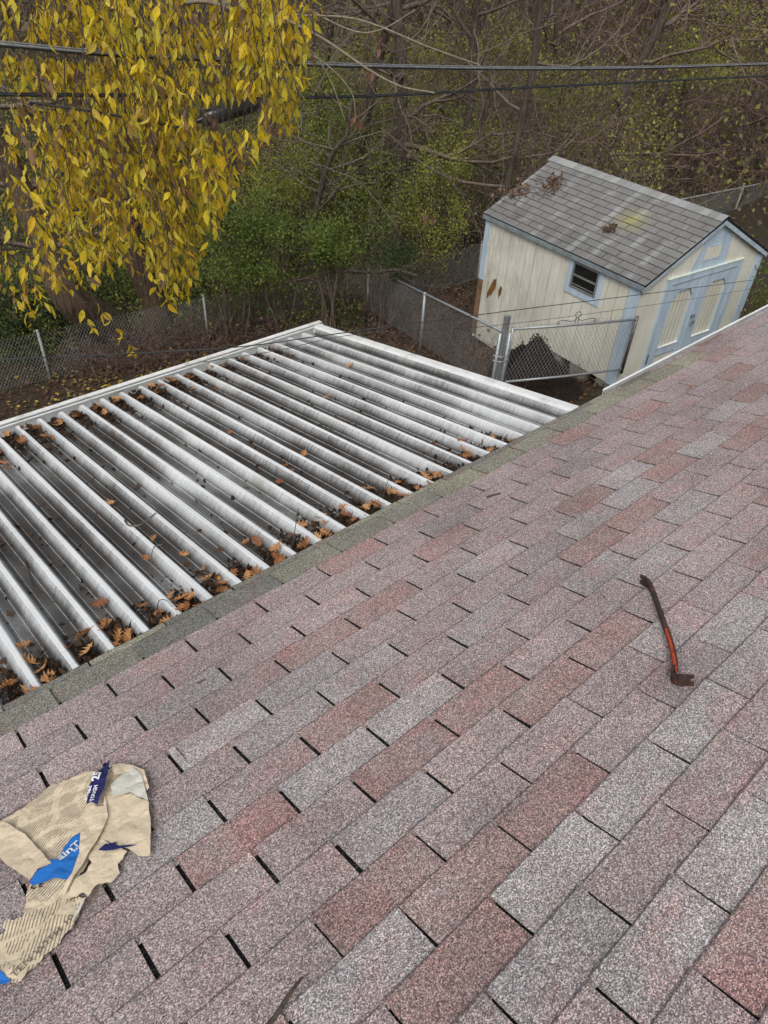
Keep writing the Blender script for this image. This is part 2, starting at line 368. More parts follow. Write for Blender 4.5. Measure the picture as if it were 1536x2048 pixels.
mb = MB(); mb.box((UL+.3, -8.2, 1.0), (UR-.3, yE-.36, zE-.2)); mb.build('wall', MAT['wall'], house)
mb = MB(); yr = roof_pt(0, RIDGE).y; zr = roof_pt(0, RIDGE).z
mb.prism([(yr, zr-.005), (yr-4.2, zr-1.4), (yr-4.2, zr-1.44), (yr, zr-.045)], 0, UL, UR); o = mb.build('rear_slope', MAT['shingle'], house); o.color = (.27, .22, .22, 1)
# ================================================================== PATIO COVER of ribbed white panels
m, nt, b = newmat('weathered_white_aluminium'); pos = geo_pos(nt)
at = nd(nt, 'ShaderNodeAttribute', {'attribute_name': 'dirt'}); dirt = at.outputs['Fac']
st = noise_n(nt, mapping(nt, pos, (9, 55, 9)), 1.0, 6, .75); fine = noise_n(nt, pos, 160, 4, .8); big = noise_n(nt, pos, 1.4, 4)
bigx = noise_n(nt, mapping(nt, pos, (3, 1.2, 1)), 1.0, 4)
dv = math_n(nt, 'ADD', dirt, math_n(nt, 'MULTIPLY', math_n(nt, 'MULTIPLY', math_n(nt, 'SUBTRACT', st, .5), 1.5), math_n(nt, 'SUBTRACT', 1.0, dirt, True)))
dv = math_n(nt, 'ADD', dv, math_n(nt, 'MULTIPLY', math_n(nt, 'SUBTRACT', fine, .5), .75))
dv = math_n(nt, 'ADD', dv, math_n(nt, 'MULTIPLY', math_n(nt, 'SUBTRACT', bigx, .52), 1.0))
dm = ramp(nt, dv, [(.1, 0), (.3, .16), (.48, .36), (.66, .68), (.82, .92), (1, 1)])
dcol = ramp(nt, fine, [(.3, (.014, .012, .010)), (.56, (.036, .031, .027)), (.68, (.1, .095, .09)), (.76, (.5, .5, .5))])
wcol = ramp(nt, big, [(.35, (.66, .68, .69)), (.65, (.80, .82, .83))])
alg = ramp(nt, noise_n(nt, pos, 3.1, 3), [(.62, 0), (.78, .5)]); wcol = mix(nt, alg, wcol, (.5, .5, .33))
setc(nt, b, mix(nt, dm, wcol, dcol)); b.inputs['Roughness'].default_value = .55; bump(nt, b, fine, .25, .003); MAT['alu'] = m
PS = .183; RIBH = .046; PER = .149; PX0 = -.475
def ptop(y): return 4.77 - PS*(y-.08)
def px_patio(x, y, off=0.0): return on_plane(x, y, (0, .08, 4.77+off), Vector((0, PS, 1)))
patio = thing('patio_cover', 'white ribbed aluminium patio cover streaked black with dirt, full of oak leaves', 'patio cover', (1.0, 2.4, terr(1, 2.4)))
prof = [(0, 0, 0, .02), (.0095, .0004, 0, .04), (.0125, -.002, 0, .6), (.015, -.0025, 0, .46), (.021, -.016, 0, .56), (.033, -.0405, 0, .8), (.036, -.0455, 0, .92), (.049, -.046, 0, .92), (.0505, -.0435, 0, .15), (.052, -.046, 0, .88), (.066, -.046, 0, .92), (.083, -.046, 0, .92), (.0965, -.046, 0, .88), (.098, -.0435, 0, .1), (.0995, -.046, 0, .9), (.111, -.0455, 0, .9), (.116, -.038, 0, .78), (.1255, -.018, 0, .6), (.134, -.0025, 0, .5), (.1365, -.002, 0, .62), (.1395, .0004, 0, .05), (.149, 0, 0, .02)]
Y0, Y1 = -.16, 2.655
def panel_mesh():
    ny = 24; V = []; D = []
    for j in range(ny+1):
        y = Y0+(Y1-Y0)*j/ny
        for x, z, _, d in prof: V.append((x, y, ptop(y)-ptop(0)+z)); D.append(d)
    n = len(prof); F = [(j*n+i, j*n+i+1, (j+1)*n+i+1, (j+1)*n+i) for j in range(ny) for i in range(n-1)]
    me = mesh_py('roof_panel', V, F); a = me.attributes.new('dirt', 'FLOAT', 'POINT'); a.data.foreach_set('value', D)
    me.materials.append(MAT['alu']); return me
PM = panel_mesh()
for k in range(-15, 22):
    o = bpy.data.objects.new('roof_panel', PM); COL.objects.link(o); setp(o, patio); o.location = (PX0+PER*k, 0, ptop(0)+(.0008 if k % 2 else 0))
PXR = PX0+PER*22
mw2, ntw, bw = newmat('chalky_white_trim'); pw = geo_pos(ntw)
sc1 = noise_n(ntw, mapping(ntw, pw, (6, 6, 30)), 1.0, 6, .7); setc(ntw, bw, ramp(ntw, sc1, [(.3, (.35, .34, .32)), (.45, (.68, .69, .68)), (.7, (.8, .81, .8))])); bw.inputs['Roughness'].default_value = .5; MAT['trim'] = mw2
mb = MB(); zo = ptop(Y1)
mb.prism([(Y1-.03, zo-.06), (Y1-.03, zo-.14), (Y1+.1, zo-.14), (Y1+.1, zo+.012), (Y1+.062, zo+.012), (Y1+.062, zo+.004), (Y1+.092, zo+.003), (Y1+.092, zo-.132), (Y1-.024, zo-.132), (Y1-.024, zo-.06)], 0, PX0-PER*15, PXR+.095)
mb.build('gutter', MAT['trim'], patio)
mb = MB(); mb.box((PX0-PER*15, Y1+.034, zo-.004), (PXR+.09, Y1+.046, zo+.004)); mb.build('gutter_bead', MAT['trim'], patio)
mb = MB()
V = [];
for y in (Y0, Y1+.06):
    z = ptop(y); V += [(PXR-.004, y, z-.046), (PXR-.004, y, z+.002), (PXR+.012, y, z+.012), (PXR+.07, y, z+.012), (PXR+.085, y, z+.004), (PXR+.085, y, z-.12), (PXR+.078, y, z-.12), (PXR+.078, y, z-.05)]
n = 8; mb.add(V, [tuple(range(n))[::-1], tuple(range(n, 2*n))]+[(i, (i+1) % n, n+(i+1) % n, n+i) for i in range(n)])
mb.build('side_trim', MAT['trim'], patio)
for px in (-2.4, .25, 2.72):
    mb = MB(); mb.box((px, Y1-.14, terr(px, Y1)-.2), (px+.08, Y1-.06, zo-.26)); mb.build('post', MAT['white'], patio)
mb = MB(); mb.box((PX0-PER*15, Y1-.15, zo-.26), (PXR+.07, Y1-.05, zo-.145)); mb.build('beam', MAT['white'], patio)
# ================================================================== SHED
YAW = math.radians(83.45); SA = Vector((math.cos(YAW), math.sin(YAW), 0)); SB = Vector((math.sin(YAW), -math.cos(YAW), 0))
SO = Vector((9.223, 3.172, 1.294)); SW, SL, SH, SR = 3.044, 3.5, 1.712, 2.475
shed = thing('garden_shed', 'leaning cream board shed with pale blue trim and grey shingle roof', 'shed', SO, YAW-math.pi/2)
# local axes: x = left to right across the doors, y = front to back, z = up
m, nt, b = newmat('cream_siding'); pos = obj_co(nt)
g1 = noise_n(nt, mapping(nt, pos, (5, 5, 1.6)), 1.0, 6, .7); g2 = noise_n(nt, pos, 1.3, 4); g3 = noise_n(nt, mapping(nt, pos, (60, 60, 2.5)), 1.0, 4)
col = ramp(nt, g2, [(.3, (.64, .62, .52)), (.7, (.78, .765, .67))])
sep = nd(nt, 'ShaderNodeSeparateXYZ'); nt.links.new(pos, sep.inputs[0])
deep = math_n(nt, 'MULTIPLY', math_n(nt, 'SUBTRACT', sep.outputs[1], .6), .34, True)       # mildew grows towards the shaded back corner
mil = math_n(nt, 'MULTIPLY', ramp(nt, g1, [(.42, 0), (.7, 1)]), math_n(nt, 'MULTIPLY', math_n(nt, 'ADD', deep, .1), .6))
col = mix(nt, mil, col, (.19, .18, .15)); col = mix(nt, math_n(nt, 'MULTIPLY', ramp(nt, g3, [(.55, 0), (.75, 1)]), .22), col, (.3, .27, .19))
setc(nt, b, col); b.inputs['Roughness'].default_value = .85; bump(nt, b, g3, .15, .004); MAT['cream'] = m
m, nt, b = newmat('pale_blue_paint'); pos = obj_co(nt); g1 = noise_n(nt, mapping(nt, pos, (9, 9, 2)), 1.0, 5, .65)
setc(nt, b, ramp(nt, g1, [(.3, (.38, .48, .57)), (.55, (.48, .585, .68)), (.75, (.56, .65, .72))])); b.inputs['Roughness'].default_value = .7; MAT['blue'] = m
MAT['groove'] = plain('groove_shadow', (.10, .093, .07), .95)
MAT['galv'] = plain('galvanised_steel', (.36, .38, .39), .45, .55, var=.2, scale=20)
MAT['steel_dark'] = plain('weathered_steel', (.13, .13, .13), .5, .5, var=.3, scale=25)
MAT['block'] = plain('concrete_block', (.26, .25, .23), .95, scale=20)
mg, ng, bgm = newmat('dark_window_glass'); bgm.inputs['Base Color'].default_value = (.012, .013, .014, 1); bgm.inputs['Roughness'].default_value = .12; bgm.inputs['Specular IOR Level'].default_value = .6; MAT['glass'] = mg
def lb(name, mat, parent=shed):
    mb = MB(); mb.done = lambda: mb.build(name, mat, parent, local=(parent is not shed) and False or True); return mb
def sbox(name, lo, hi, mat, parent=None):
    mb = MB(); mb.box(lo, hi); o = bpy.data.objects.new(name, mb.mesh(name)); o.data.materials.append(mat); COL.objects.link(o); o.parent = parent or shed; return o
def spris(name, poly, axis, a, bb, mat, parent=None):
    mb = MB(); mb.prism(poly, axis, a, bb); o = bpy.data.objects.new(name, mb.mesh(name)); o.data.materials.append(mat); COL.objects.link(o); o.parent = parent or shed; return o
core = spris('inner_wall', [(.02, -.05), (SW-.02, -.05), (SW-.02, SH-.04), (SW/2, SR-.06), (.02, SH-.04)], 1, .02, SL-.02, MAT['groove'])
def low(y): return -.02 if y < 1.45 else -.62
# side boards facing the fence (x = 0 face) with a hole for the window
WY0, WY1, WZ0, WZ1 = .80, 1.35, 1.19, 1.61
BW = .2032; nb = int(SL/BW)+1
for i in range(nb):
    y0 = i*BW+.005; y1 = min(SL, (i+1)*BW-.005)
    if y1-y0 < .03: continue
    lo = low(y0)
    if y1 < WY0 or y0 > WY1: sbox('siding_board', (-.012, y0, lo), (.02, y1, SH-.012), MAT['cream'])
    else:
        sbox('siding_board', (-.012, y0, lo), (.02, y1, WZ0-.01), MAT['cream'])
        if y0 < WY0-.02: sbox('siding_board', (-.012, y0, WZ0-.01), (.02, WY0-.005, SH-.012), MAT['cream'])
        if y1 > WY1+.02: sbox('siding_board', (-.012, WY1+.005, WZ0-.01), (.02, y1, SH-.012), MAT['cream'])
# front boards (y = 0 face), under the gable
def gable(x): return SH + (SR-SH)*(1-abs(x-SW/2)/(SW/2)) - .03
for i in range(int(SW/BW)+1):
    x0 = i*BW+.005; x1 = min(SW, (i+1)*BW-.005)
    if x1-x0 < .03: continue
    zb = 1.68 if (x0 > .56 and x1 < 2.46) else -.02
    top = [(x1, gable(x1)), (x0, gable(x0))] if not x0 < SW/2 < x1 else [(x1, gable(x1)), (SW/2, gable(SW/2)), (x0, gable(x0))]
    spris('siding_board', [(x0, zb), (x1, zb)]+top, 1, -.012, .02, MAT['cream'])
sbox('right_wall', (SW-.02, .0, -.4), (SW+.012, SL, SH-.012), MAT['cream'])
spris('rear_wall', [(0, -.5), (SW, -.5), (SW, SH-.03), (SW/2, SR-.04), (0, SH-.03)], 1, SL-.02, SL+.012, MAT['cream'])
for nm, lo, hi in (('corner_trim', (-.03, -.0125, -.02), (-.0125, .19, SH-.02)), ('corner_trim', (-.03, SL-.1, .55), (-.0125, SL+.02, SH-.02)), ('corner_trim', (SW-.16, -.032, -.02), (SW+.02, -.0125, SH-.03))):
    sbox(nm, lo, hi, MAT['blue'])
sbox('weathered_corner', (-.029, SL-.1, -.55), (-.0125, SL+.02, .545), plain('bare_wood', (.20, .125, .075), .9, scale=6, var=.5))
for y in (.15, .75, 1.35):
    sbox('foundation_block', (.0, y-.14, -.24), (.16, y+.24, -.03), MAT['block'])
for x in (.6, 1.5, 2.4): sbox('foundation_block', (x, .0, -.24), (x+.4, .16, -.03), MAT['block'])
# rotten patches on the side boards
rot = plain('rotten_wood', (.2, .095, .03), .95, scale=9)
spris('rot_patch', [(3.24, .26), (3.25, .36), (3.2, .48), (3.12, .66), (3.05, .69), (3.04, .6), (3.05, .5), (3.1, .42), (3.14, .33), (3.18, .34), (3.2, .27)], 0, -.014, -.0122, rot)
spris('rot_patch', [(2.93, .36), (2.96, .5), (2.92, .61), (2.87, .58), (2.88, .47)], 0, -.014, -.0122, rot)
# window
win = sbox('window', (-.028, WY0-.1, WZ0-.11), (-.0128, WY1+.1, WZ0-.002), MAT['blue'])
sbox('casing', (-.028, WY0-.1, WZ1+.002), (-.0128, WY1+.1, SH-.03), MAT['blue'], win)
sbox('casing', (-.0275, WY0-.1, WZ0), (-.0128, WY0-.002, WZ1), MAT['blue'], win); sbox('casing', (-.0275, WY1+.002, WZ0), (-.0128, WY1+.1, WZ1), MAT['blue'], win)
fr = plain('aluminium_sash', (.3, .31, .31), .4, .4)
for lo, hi in (((-.035, WY0, WZ0), (.0, WY0+.03, WZ1)), ((-.035, WY1-.03, WZ0), (.0, WY1, WZ1)), ((-.034, WY0+.031, WZ0), (.0, WY1-.031, WZ0+.03)), ((-.034, WY0+.031, WZ1-.03), (.0, WY1-.031, WZ1)), ((-.03, WY0+.031, (WZ0+WZ1)/2-.012), (.005, WY1-.031, (WZ0+WZ1)/2+.014)), ((-.02, WY0+.035, WZ0+.06), (.0, WY1-.035, WZ0+.072))):
    sbox('sash', lo, hi, fr, win)
for z0, z1 in ((WZ0+.031, (WZ0+WZ1)/2-.013), ((WZ0+WZ1)/2+.015, WZ1-.031)): sbox('pane', (-.012, WY0+.031, z0), (-.008, WY1-.031, z1), MAT['glass'], win)
# blue gable panel and false window
spris('gable_panel', [(1.08, 1.69), (1.98, 1.69), (1.93, 2.12), (1.62, 2.33), (1.42, 2.33), (1.24, 2.17)], 1, -.0165, -.0125, MAT['blue'])
cream2 = plain('cream_glazing', (.7, .68, .56), .7, var=.08)
for i in range(3):
    for j in range(2):
        if i == 1: sbox('false_pane', (1.33+.135*i, -.021, 1.845+.1*j), (1.33+.135*i+.125, -.017, 1.845+.1*j+.092), cream2)
        elif j == 0: sbox('false_pane', (1.33+.135*i, -.021, 1.845), (1.33+.135*i+.125, -.017, 2.037), cream2)
for lo, hi in (((1.31, -.024, 1.825), (1.75, -.017, 1.838)), ((1.31, -.024, 2.044), (1.75, -.017, 2.057)), ((1.31, -.024, 1.839), (1.323, -.017, 2.043)), ((1.737, -.024, 1.839), (1.75, -.017, 2.043))): sbox('false_window_frame', lo, hi, MAT['blue'])
# doors
DX0, DX1, DZ = .57, 2.45, 1.68
sbox('door_header', (DX0-.02, -.05, DZ-.1), (DX1+.02, -.0125, DZ), MAT['blue']); sbox('header_cap', (DX0-.03, -.058, DZ+.001), (DX1+.03, -.0125, DZ+.016), plain('flaking_white', (.6, .66, .6), .8, var=.3, scale=30))
sbox('door_jamb', (DX0-.02, -.05, -.02), (DX0+.1, -.0125, DZ-.101), MAT['blue']); sbox('door_jamb', (DX1-.1, -.05, -.02), (DX1+.02, -.0125, DZ-.101), MAT['blue'])
MIDX = 1.51
for s, (x0, x1) in enumerate(((DX0+.105, MIDX-.045), (MIDX+.045, DX1-.105))):
    dr = sbox('door', (x0, -.012, 0), (x1, .02, DZ-.11), MAT['cream'])
    st_ = .14
    sbox('stile', (x0, -.036, 0), (x0+st_, -.0125, DZ-.115), MAT['blue'], dr); sbox('stile', (x1-st_, -.036, 0), (x1, -.0125, DZ-.115), MAT['blue'], dr)
    sbox('rail', (x0+st_+.001, -.036, DZ-.255), (x1-st_-.001, -.0125, DZ-.115), MAT['blue'], dr)
    sbox('rail', (x0+st_+.001, -.036, .33), (x1-st_-.001, -.0125, .47), MAT['blue'], dr); sbox('rail', (x0+st_+.001, -.036, 0), (x1-st_-.001, -.0125, .12), MAT['blue'], dr)
    sbox('rail_ledge', (x0+st_+.001, -.046, .471), (x1-st_-.001, -.0125, .483), MAT['white'], dr)
    for xa, sg in ((x0+st_, 1), (x1-st_, -1)):
        spris('corner_brace', [(xa, DZ-.256), (xa, DZ-.4), (xa+sg*.1, DZ-.256)], 1, -.035, -.0125, MAT['blue'], dr)
    for bx in np.arange(x0+st_+.1, x1-st_-.03, .1): sbox('plank_groove', (bx, -.0135, .484), (bx+.005, -.0124, DZ-.262), MAT['groove'], dr)
sbox('astragal', (MIDX-.075, -.05, 0), (MIDX-.005, -.0365, DZ-.12), MAT['blue']); sbox('astragal', (MIDX+.005, -.055, 0), (MIDX+.06, -.0365, DZ-.12), MAT['blue'])
hasp = sbox('hasp', (MIDX-.06, -.063, .88), (MIDX+.05, -.0555, .93), MAT['galv']); mb = MB(); mb.tube([(MIDX-.02, -.075, .9), (MIDX-.02, -.09, .86), (MIDX+.0, -.09, .82), (MIDX+.025, -.09, .86), (MIDX+.025, -.075, .9)], .006, 5)
mb.box((MIDX-.03, -.1, .77), (MIDX+.035, -.078, .83)); o = bpy.data.objects.new('padlock', mb.mesh('padlock')); o.data.materials.append(MAT['galv']); COL.objects.link(o); o.parent = hasp
sbox('strap_hinge', (DX0+.02, -.056, .25), (DX0+.05, -.0505, .42), MAT['steel_dark'])
# shed roof: slope, tabs, ridge caps
RL = 3.66; OV = .065; RY0 = -.08; ROOFW = SW/2+OV; rise = SR-(SH); sang = math.atan2(SR-SH, SW/2+.0); sang = math.atan2(.763, 1.587)
MAT['grey_shingle'] = None
m, nt, b = newmat('grey_shed_shingle'); pos = obj_co(nt); wpos = geo_pos(nt); oi = nt.nodes.new('ShaderNodeObjectInfo')
v = nd(nt, 'ShaderNodeTexVoronoi', Scale=300.0); nt.links.new(wpos, v.inputs['Vector']); sp2 = nd(nt, 'ShaderNodeSeparateColor'); nt.links.new(v.outputs['Color'], sp2.inputs[0])
col = mix(nt, 1.0, oi.outputs['Color'], ramp(nt, sp2.outputs[0], [(0, .7), (1, 1.3)]), 'MULTIPLY')
tc = nd(nt, 'ShaderNodeTexCoord'); tc.object = None
sx = nd(nt, 'ShaderNodeVectorTransform', {'vector_type': 'POINT', 'convert_from': 'WORLD', 'convert_to': 'WORLD'}, Vector=wpos)
# pale wear running down the slope in streaks one tab apart
rotv = nd(nt, 'ShaderNodeMapping', Rotation=(0, 0, -(YAW-math.pi/2)), Location=(0, 0, 0)); nt.links.new(wpos, rotv.inputs['Vector'])
sepw = nd(nt, 'ShaderNodeSeparateXYZ'); nt.links.new(rotv.outputs[0], sepw.inputs[0])
wv = math_n(nt, 'PINGPONG', math_n(nt, 'ADD', sepw.outputs[1], math_n(nt, 'MULTIPLY', noise_n(nt, wpos, 6, 2), .05)), .205)
stk = ramp(nt, wv, [(0, 1), (.03, .9), (.09, 0)]); bl = noise_n(nt, wpos, 2.2, 4); stm = math_n(nt, 'MULTIPLY', stk, ramp(nt, bl, [(.45, 0), (.6, .55)]))
col = mix(nt, stm, col, (.42, .43, .43))
dk = noise_n(nt, wpos, 1.1, 4); col = mix(nt, math_n(nt, 'MULTIPLY', ramp(nt, dk, [(.5, 0), (.68, 1)]), .45), col, (.09, .09, .085))
lp = on_plane(1262, 441, SO+SB*(SW/2)+Vector((0, 0, SR+.02)), SB*-.763+Vector((0, 0, 1.587))); dist = nd(nt, 'ShaderNodeVectorMath', {'operation': 'DISTANCE'}, i0=wpos, i1=tuple(lp)); 
lich = ramp(nt, math_n(nt, 'ADD', dist.outputs['Value'], math_n(nt, 'MULTIPLY', noise_n(nt, wpos, 9, 3), .25)), [(.14, .7), (.26, .3), (.5, 0)]); col = mix(nt, lich, col, (.36, .33, .08)); col = butt_edge(nt, col, .011, .85)
setc(nt, b, col); b.inputs['Roughness'].default_value = .9; MAT['grey_shingle'] = m
def shed_slope(sgn):
    """roof slope part with frame: x along the shed (front to back), y down-slope, z up-normal"""
    mb = MB(); ln = math.hypot(1.587, .763)
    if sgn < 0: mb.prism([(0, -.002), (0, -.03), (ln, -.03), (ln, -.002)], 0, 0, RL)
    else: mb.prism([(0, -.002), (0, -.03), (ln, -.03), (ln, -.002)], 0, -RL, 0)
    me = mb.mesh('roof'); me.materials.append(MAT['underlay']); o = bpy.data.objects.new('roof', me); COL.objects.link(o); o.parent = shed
    e = Vector((0, 1, 0)) if sgn < 0 else Vector((0, -1, 0)); d = Vector((sgn*1.587, 0, -.763)).normalized(); nrm = e.cross(d)
    mt = Matrix.Identity(4)
    for i, vv in enumerate((e, d, nrm)):
        for j in range(3): mt[j][i] = vv[j]
    mt.translation = Vector((SW/2, RY0, SR+.012)); o.matrix_basis = mt; return o, ln
sl_l, sln = shed_slope(-1); sl_r, _ = shed_slope(1)
sl_l.name = 'roof'
NT = 11; STW = RL/NT; SE = (sln-.13)/12
def stab(w, e, var):
    me = tab_mesh(w, e, var, .005); me.materials.clear(); me.materials.append(MAT['grey_shingle']); return me
ST = [stab(STW-.012, SE, 40+k) for k in range(4)]; SHALF = stab(STW/2-.012, SE, 50)
for row in range(12):
    ybutt = sln - row*SE + .01
    cells = [(i*STW, 1) for i in range(NT)] if row % 2 else [(0, .5)]+[((i+.5)*STW, 1) for i in range(NT-1)]+[((NT-.5)*STW, .5)]
    for x, wd in cells:
        rr = random.Random(int(row*100+x*10)); o = bpy.data.objects.new('shingle', rr.choice(ST) if wd == 1 else SHALF); COL.objects.link(o); o.parent = sl_l; o.location = (x+.0035, ybutt, .001)
        f = rr.uniform(.93, 1.07)*(1.0 if row > 2 else .9); o.color = (.19*f, .188*f, .182*f, 1)
rest = MB()
for row in range(12):
    for i in range(NT):
        x = -RL+(i+(.25 if row % 2 else 0))*STW; me = ST[i % 4]; yb = sln-row*SE+.01
        if x+STW > 0.01: continue
        rest.add([(vv.co.x+x+.0035, vv.co.y+yb, vv.co.z+.001) for vv in me.vertices], [tuple(p.vertices) for p in me.polygons])
o = rest.build('far_shingles', MAT['grey_shingle'], sl_r, local=True); o['kind'] = 'stuff'; o.color = (.22, .222, .22, 1)
ncap = 26; ce = RL/ncap
mb = MB(); s2 = math.sin(sang); c2 = math.cos(sang); hw = .15
for t in (0, 1):
    pass
V = [];
for k, (y, up) in enumerate(((0, .010), (ce+.05, .002))):
    for zz in (0, -.004): V += [(-hw*c2, y, -hw*s2+up+zz), (-.012, y, -.004+up+zz), (.012, y, -.004+up+zz), (hw*c2, y, -hw*s2+up+zz)]
F = []
for i in range(3): F += [(i, i+1, 8+i+1, 8+i), (4+i+1, 4+i, 12+i, 12+i+1), (i+1, i, 4+i, 4+i+1), (8+i, 8+i+1, 12+i+1, 12+i)]
F += [(0, 8, 12, 4), (3, 7, 15, 11)]
CAPM = mesh_py('ridge_cap', V, [f[::-1] for f in F]); CAPM.materials.append(MAT['grey_shingle'])
for k in range(ncap):
    rr = random.Random(k); o = bpy.data.objects.new('ridge_cap', CAPM); COL.objects.link(o); o.parent = shed; o.location = (SW/2, RY0+ce*k, SR+.027); f = rr.uniform(.95, 1.35); o.color = (.25*f, .252*f, .25*f, 1)
# eave fascia and rake boards
gz2 = plain('grey_drip_edge', (.22, .26, .28), .6)
spris('eave_trim', [(-.075, SH-.075), (-.05, SH-.075), (-.05, SH+.0), (-.075, SH-.012)], 1, RY0+.01, RY0+RL-.01, gz2)
sbox('frieze_board', (-.032, .2, SH-.085), (-.0128, SL-.11, SH-.012), MAT['blue'])
for sg in (-1, 1):
    xa = SW/2+sg*1.58; spris('rake_board', [(SW/2, SR-.035), (xa, SR-.035-.76), (xa, SR-.1-.76), (SW/2, SR-.105)], 1, RY0+.006, RY0+.026, plain('rake_paint', (.42, .5, .55), .6))
# ================================================================== FENCES
FT = .98
def wire_mesh(name, A, B, h0, h1, parent, zlow=.05, pitch=.062, r=.0021, mat=None):
    """chain-link netting between the vertical lines at A and B (ground points); sheared with the slope"""
    A = Vector(A); B = Vector(B); L = (B-A).length; lines = []
    def pt(s, z):
        t = min(max(s/L, 0), 1); p = A.lerp(B, t); return np.array((p.x, p.y, p.z + zlow + z*(1-t)*h0/1.0 + z*t*h1/1.0))
    n = int((L+1)/pitch)+2
    for sg in (1, -1):
        for k in range(-1, n):
            s0 = k*pitch if sg > 0 else k*pitch
            a0, b0 = (s0, 0.), (s0+sg*.62*h0, 1.)
            # clip to [0, L]
            (sa, za), (sb, zb) = a0, b0
            if (sa < 0 and sb < 0) or (sa > L and sb > L): continue
            def clip(sv):
                return za + (zb-za)*(sv-a0[0])/(b0[0]-a0[0])
            pts = [[sa, za], [sb, zb]]
            for q in pts:
                if q[0] < 0: q[1] = clip(0); q[0] = 0
                if q[0] > L: q[1] = clip(L); q[0] = L
            if abs(pts[0][0]-pts[1][0]) < .01: continue
            lines.append((np.array([pt(*pts[0]), pt((pts[0][0]+pts[1][0])/2, (pts[0][1]+pts[1][1])/2), pt(*pts[1])]), np.full(3, r)))
    o = tubes(name, lines, 3, mat or MAT['galv'], parent, False); o['kind'] = 'stuff'; return o
def post(parent, x, y, h, r=.024, z=None, mat=None, name='post', sink=.2):
    z = terr(x, y) if z is None else z
    mb = MB(); mb.tube([(x, y, z-sink), (x, y, z+h)], r, 8); mb.tube([(x, y, z+h), (x, y, z+h+.015), (x, y, z+h+.035)], [r*1.25, r*1.2, r*.3], 8)
    return mb.build(name, mat or MAT['galv'], parent, True)
MAT['old_galv'] = plain('dull_grey_steel', (.30, .31, .30), .6, .25, var=.3, scale=14)
MAT['rust_wire'] = plain('dull_wire', (.16, .155, .145), .6, .4)
fp = [(-3.2, 11.5), (2.77, 10.95), (5.9, 10.55), (9.5, 9.72)]
fence = thing('chain_link_fence', 'low chain link fence at the back of the yard under the yellow leaves', 'fence', (3, 10.9, terr(3, 10.9)))
for i, (x, y) in enumerate(fp):
    post(fence, x, y, 1.02 if i < 3 else 1.1, .026, mat=MAT['old_galv'])
    if i:
        a = Vector((*fp[i-1], terr(*fp[i-1]))); bq = Vector((x, y, terr(x, y))); wire_mesh('netting', a, bq, .95, .95, fence, mat=MAT['old_galv'], r=.0024)
mb = MB(); mb.tube([(7.6, 10.16, 1.0), (8.6, 9.93, 1.06), (9.5, 9.72, 1.12)], .014, 5); mb.build('top_wire', MAT['rust_wire'], fence, True)
f2 = [(9.55, 9.7), (13.1, 9.66), (17.0, 9.35), (20.9, 8.86), (23.9, 8.46), (28.5, 7.9)]
fence2 = thing('chain_link_fence', 'chain link fence with a pale top rail running behind the shed', 'fence', (15, 9.4, terr(15, 9.4)))
rail = []
for i, (x, y) in enumerate(f2):
    z = -.12; hh = 1.05
    if i: post(fence2, x, y, hh, .03, z=z, mat=MAT['old_galv'], sink=.3)
    rail.append((x, y, z+hh-.03))
    if i:
        wire_mesh('netting', (f2[i-1][0], f2[i-1][1], z), (x, y, z), .98, .98, fence2, mat=MAT['old_galv'], r=.0028)
mb = MB(); mb.tube(rail[2:], .024, 6); mb.build('top_rail', MAT['old_galv'], fence2, True)
# side fence from the back corner to the gate
GA = Vector((7.219, 4.031, 0)); GZT = 2.5; GB = Vector((9.16, 3.09, 0)); GH = .87
sf = [(9.5, 9.72, .02), (8.66, 7.28, .36), (7.21, 4.05, 1.52)]
sf[1] = (8.32, 6.75, .78)
fence3 = thing('chain_link_fence', 'side run of chain link fence sloping down from the gate to the back corner', 'fence', (8.4, 6.8, terr(8.4, 6.8)))
tops = [Vector((9.5, 9.72, 1.10)), Vector((8.38, 6.85, 1.76)), Vector((7.21, 4.05, 2.46))]
for i, tp in enumerate(tops):
    if i != 1: continue
    zb = terr(tp.x, tp.y); mb = MB(); mb.tube([(tp.x, tp.y, zb-.2), (tp.x, tp.y, tp.z+.03)], .028, 8); mb.build('post', MAT['galv'], fence3, True)
mb = MB(); mb.tube([tuple(t) for t in tops], .021, 6); mb.build('top_rail', MAT['galv'], fence3, True)
for i in (0, 1):
    a, bq = tops[i].copy(), tops[i+1].copy(); ha = 1.04; a.z -= ha; bq.z -= ha
    wire_mesh('netting', a, bq, ha-.05, ha-.05, fence3, mat=MAT['old_galv'])
gp = thing('gate_post', 'thick grey steel gate post beside the gate, taller than the fence', 'post', (GA.x, GA.y, terr(GA.x, GA.y)))
mb = MB(); zb = terr(GA.x, GA.y); mb.box((GA.x-.035, GA.y-.035, zb-.2), (GA.x+.035, GA.y+.035, 2.72)); mb.build('square_tube', MAT['galv'], gp)
for dx, dy in ((-.075, .02), (.06, -.05)):
    mb = MB(); mb.tube([(GA.x+dx, GA.y+dy, zb-.2), (GA.x+dx, GA.y+dy, 2.46)], .027, 8); mb.build('round_tube', MAT['galv'], gp, True)
mb = MB()
for z in (2.02, 2.1): mb.tube([(GA.x-.11, GA.y+.05, z), (GA.x-.05, GA.y-.06, z), (GA.x+.09, GA.y-.08, z+.01), (GA.x+.1, GA.y+.03, z+.01), (GA.x-.02, GA.y+.07, z), (GA.x-.11, GA.y+.05, z)], .007, 5)
mb.build('tie_wire', MAT['galv'], gp)
gate = thing('gate', 'wide chain link gate with a scroll ornament, in front of the shed', 'gate', (8.2, 3.55, GZT-GH-.05))
gd = (GB-GA).normalized(); g0 = GA+gd*.12; g1 = GB
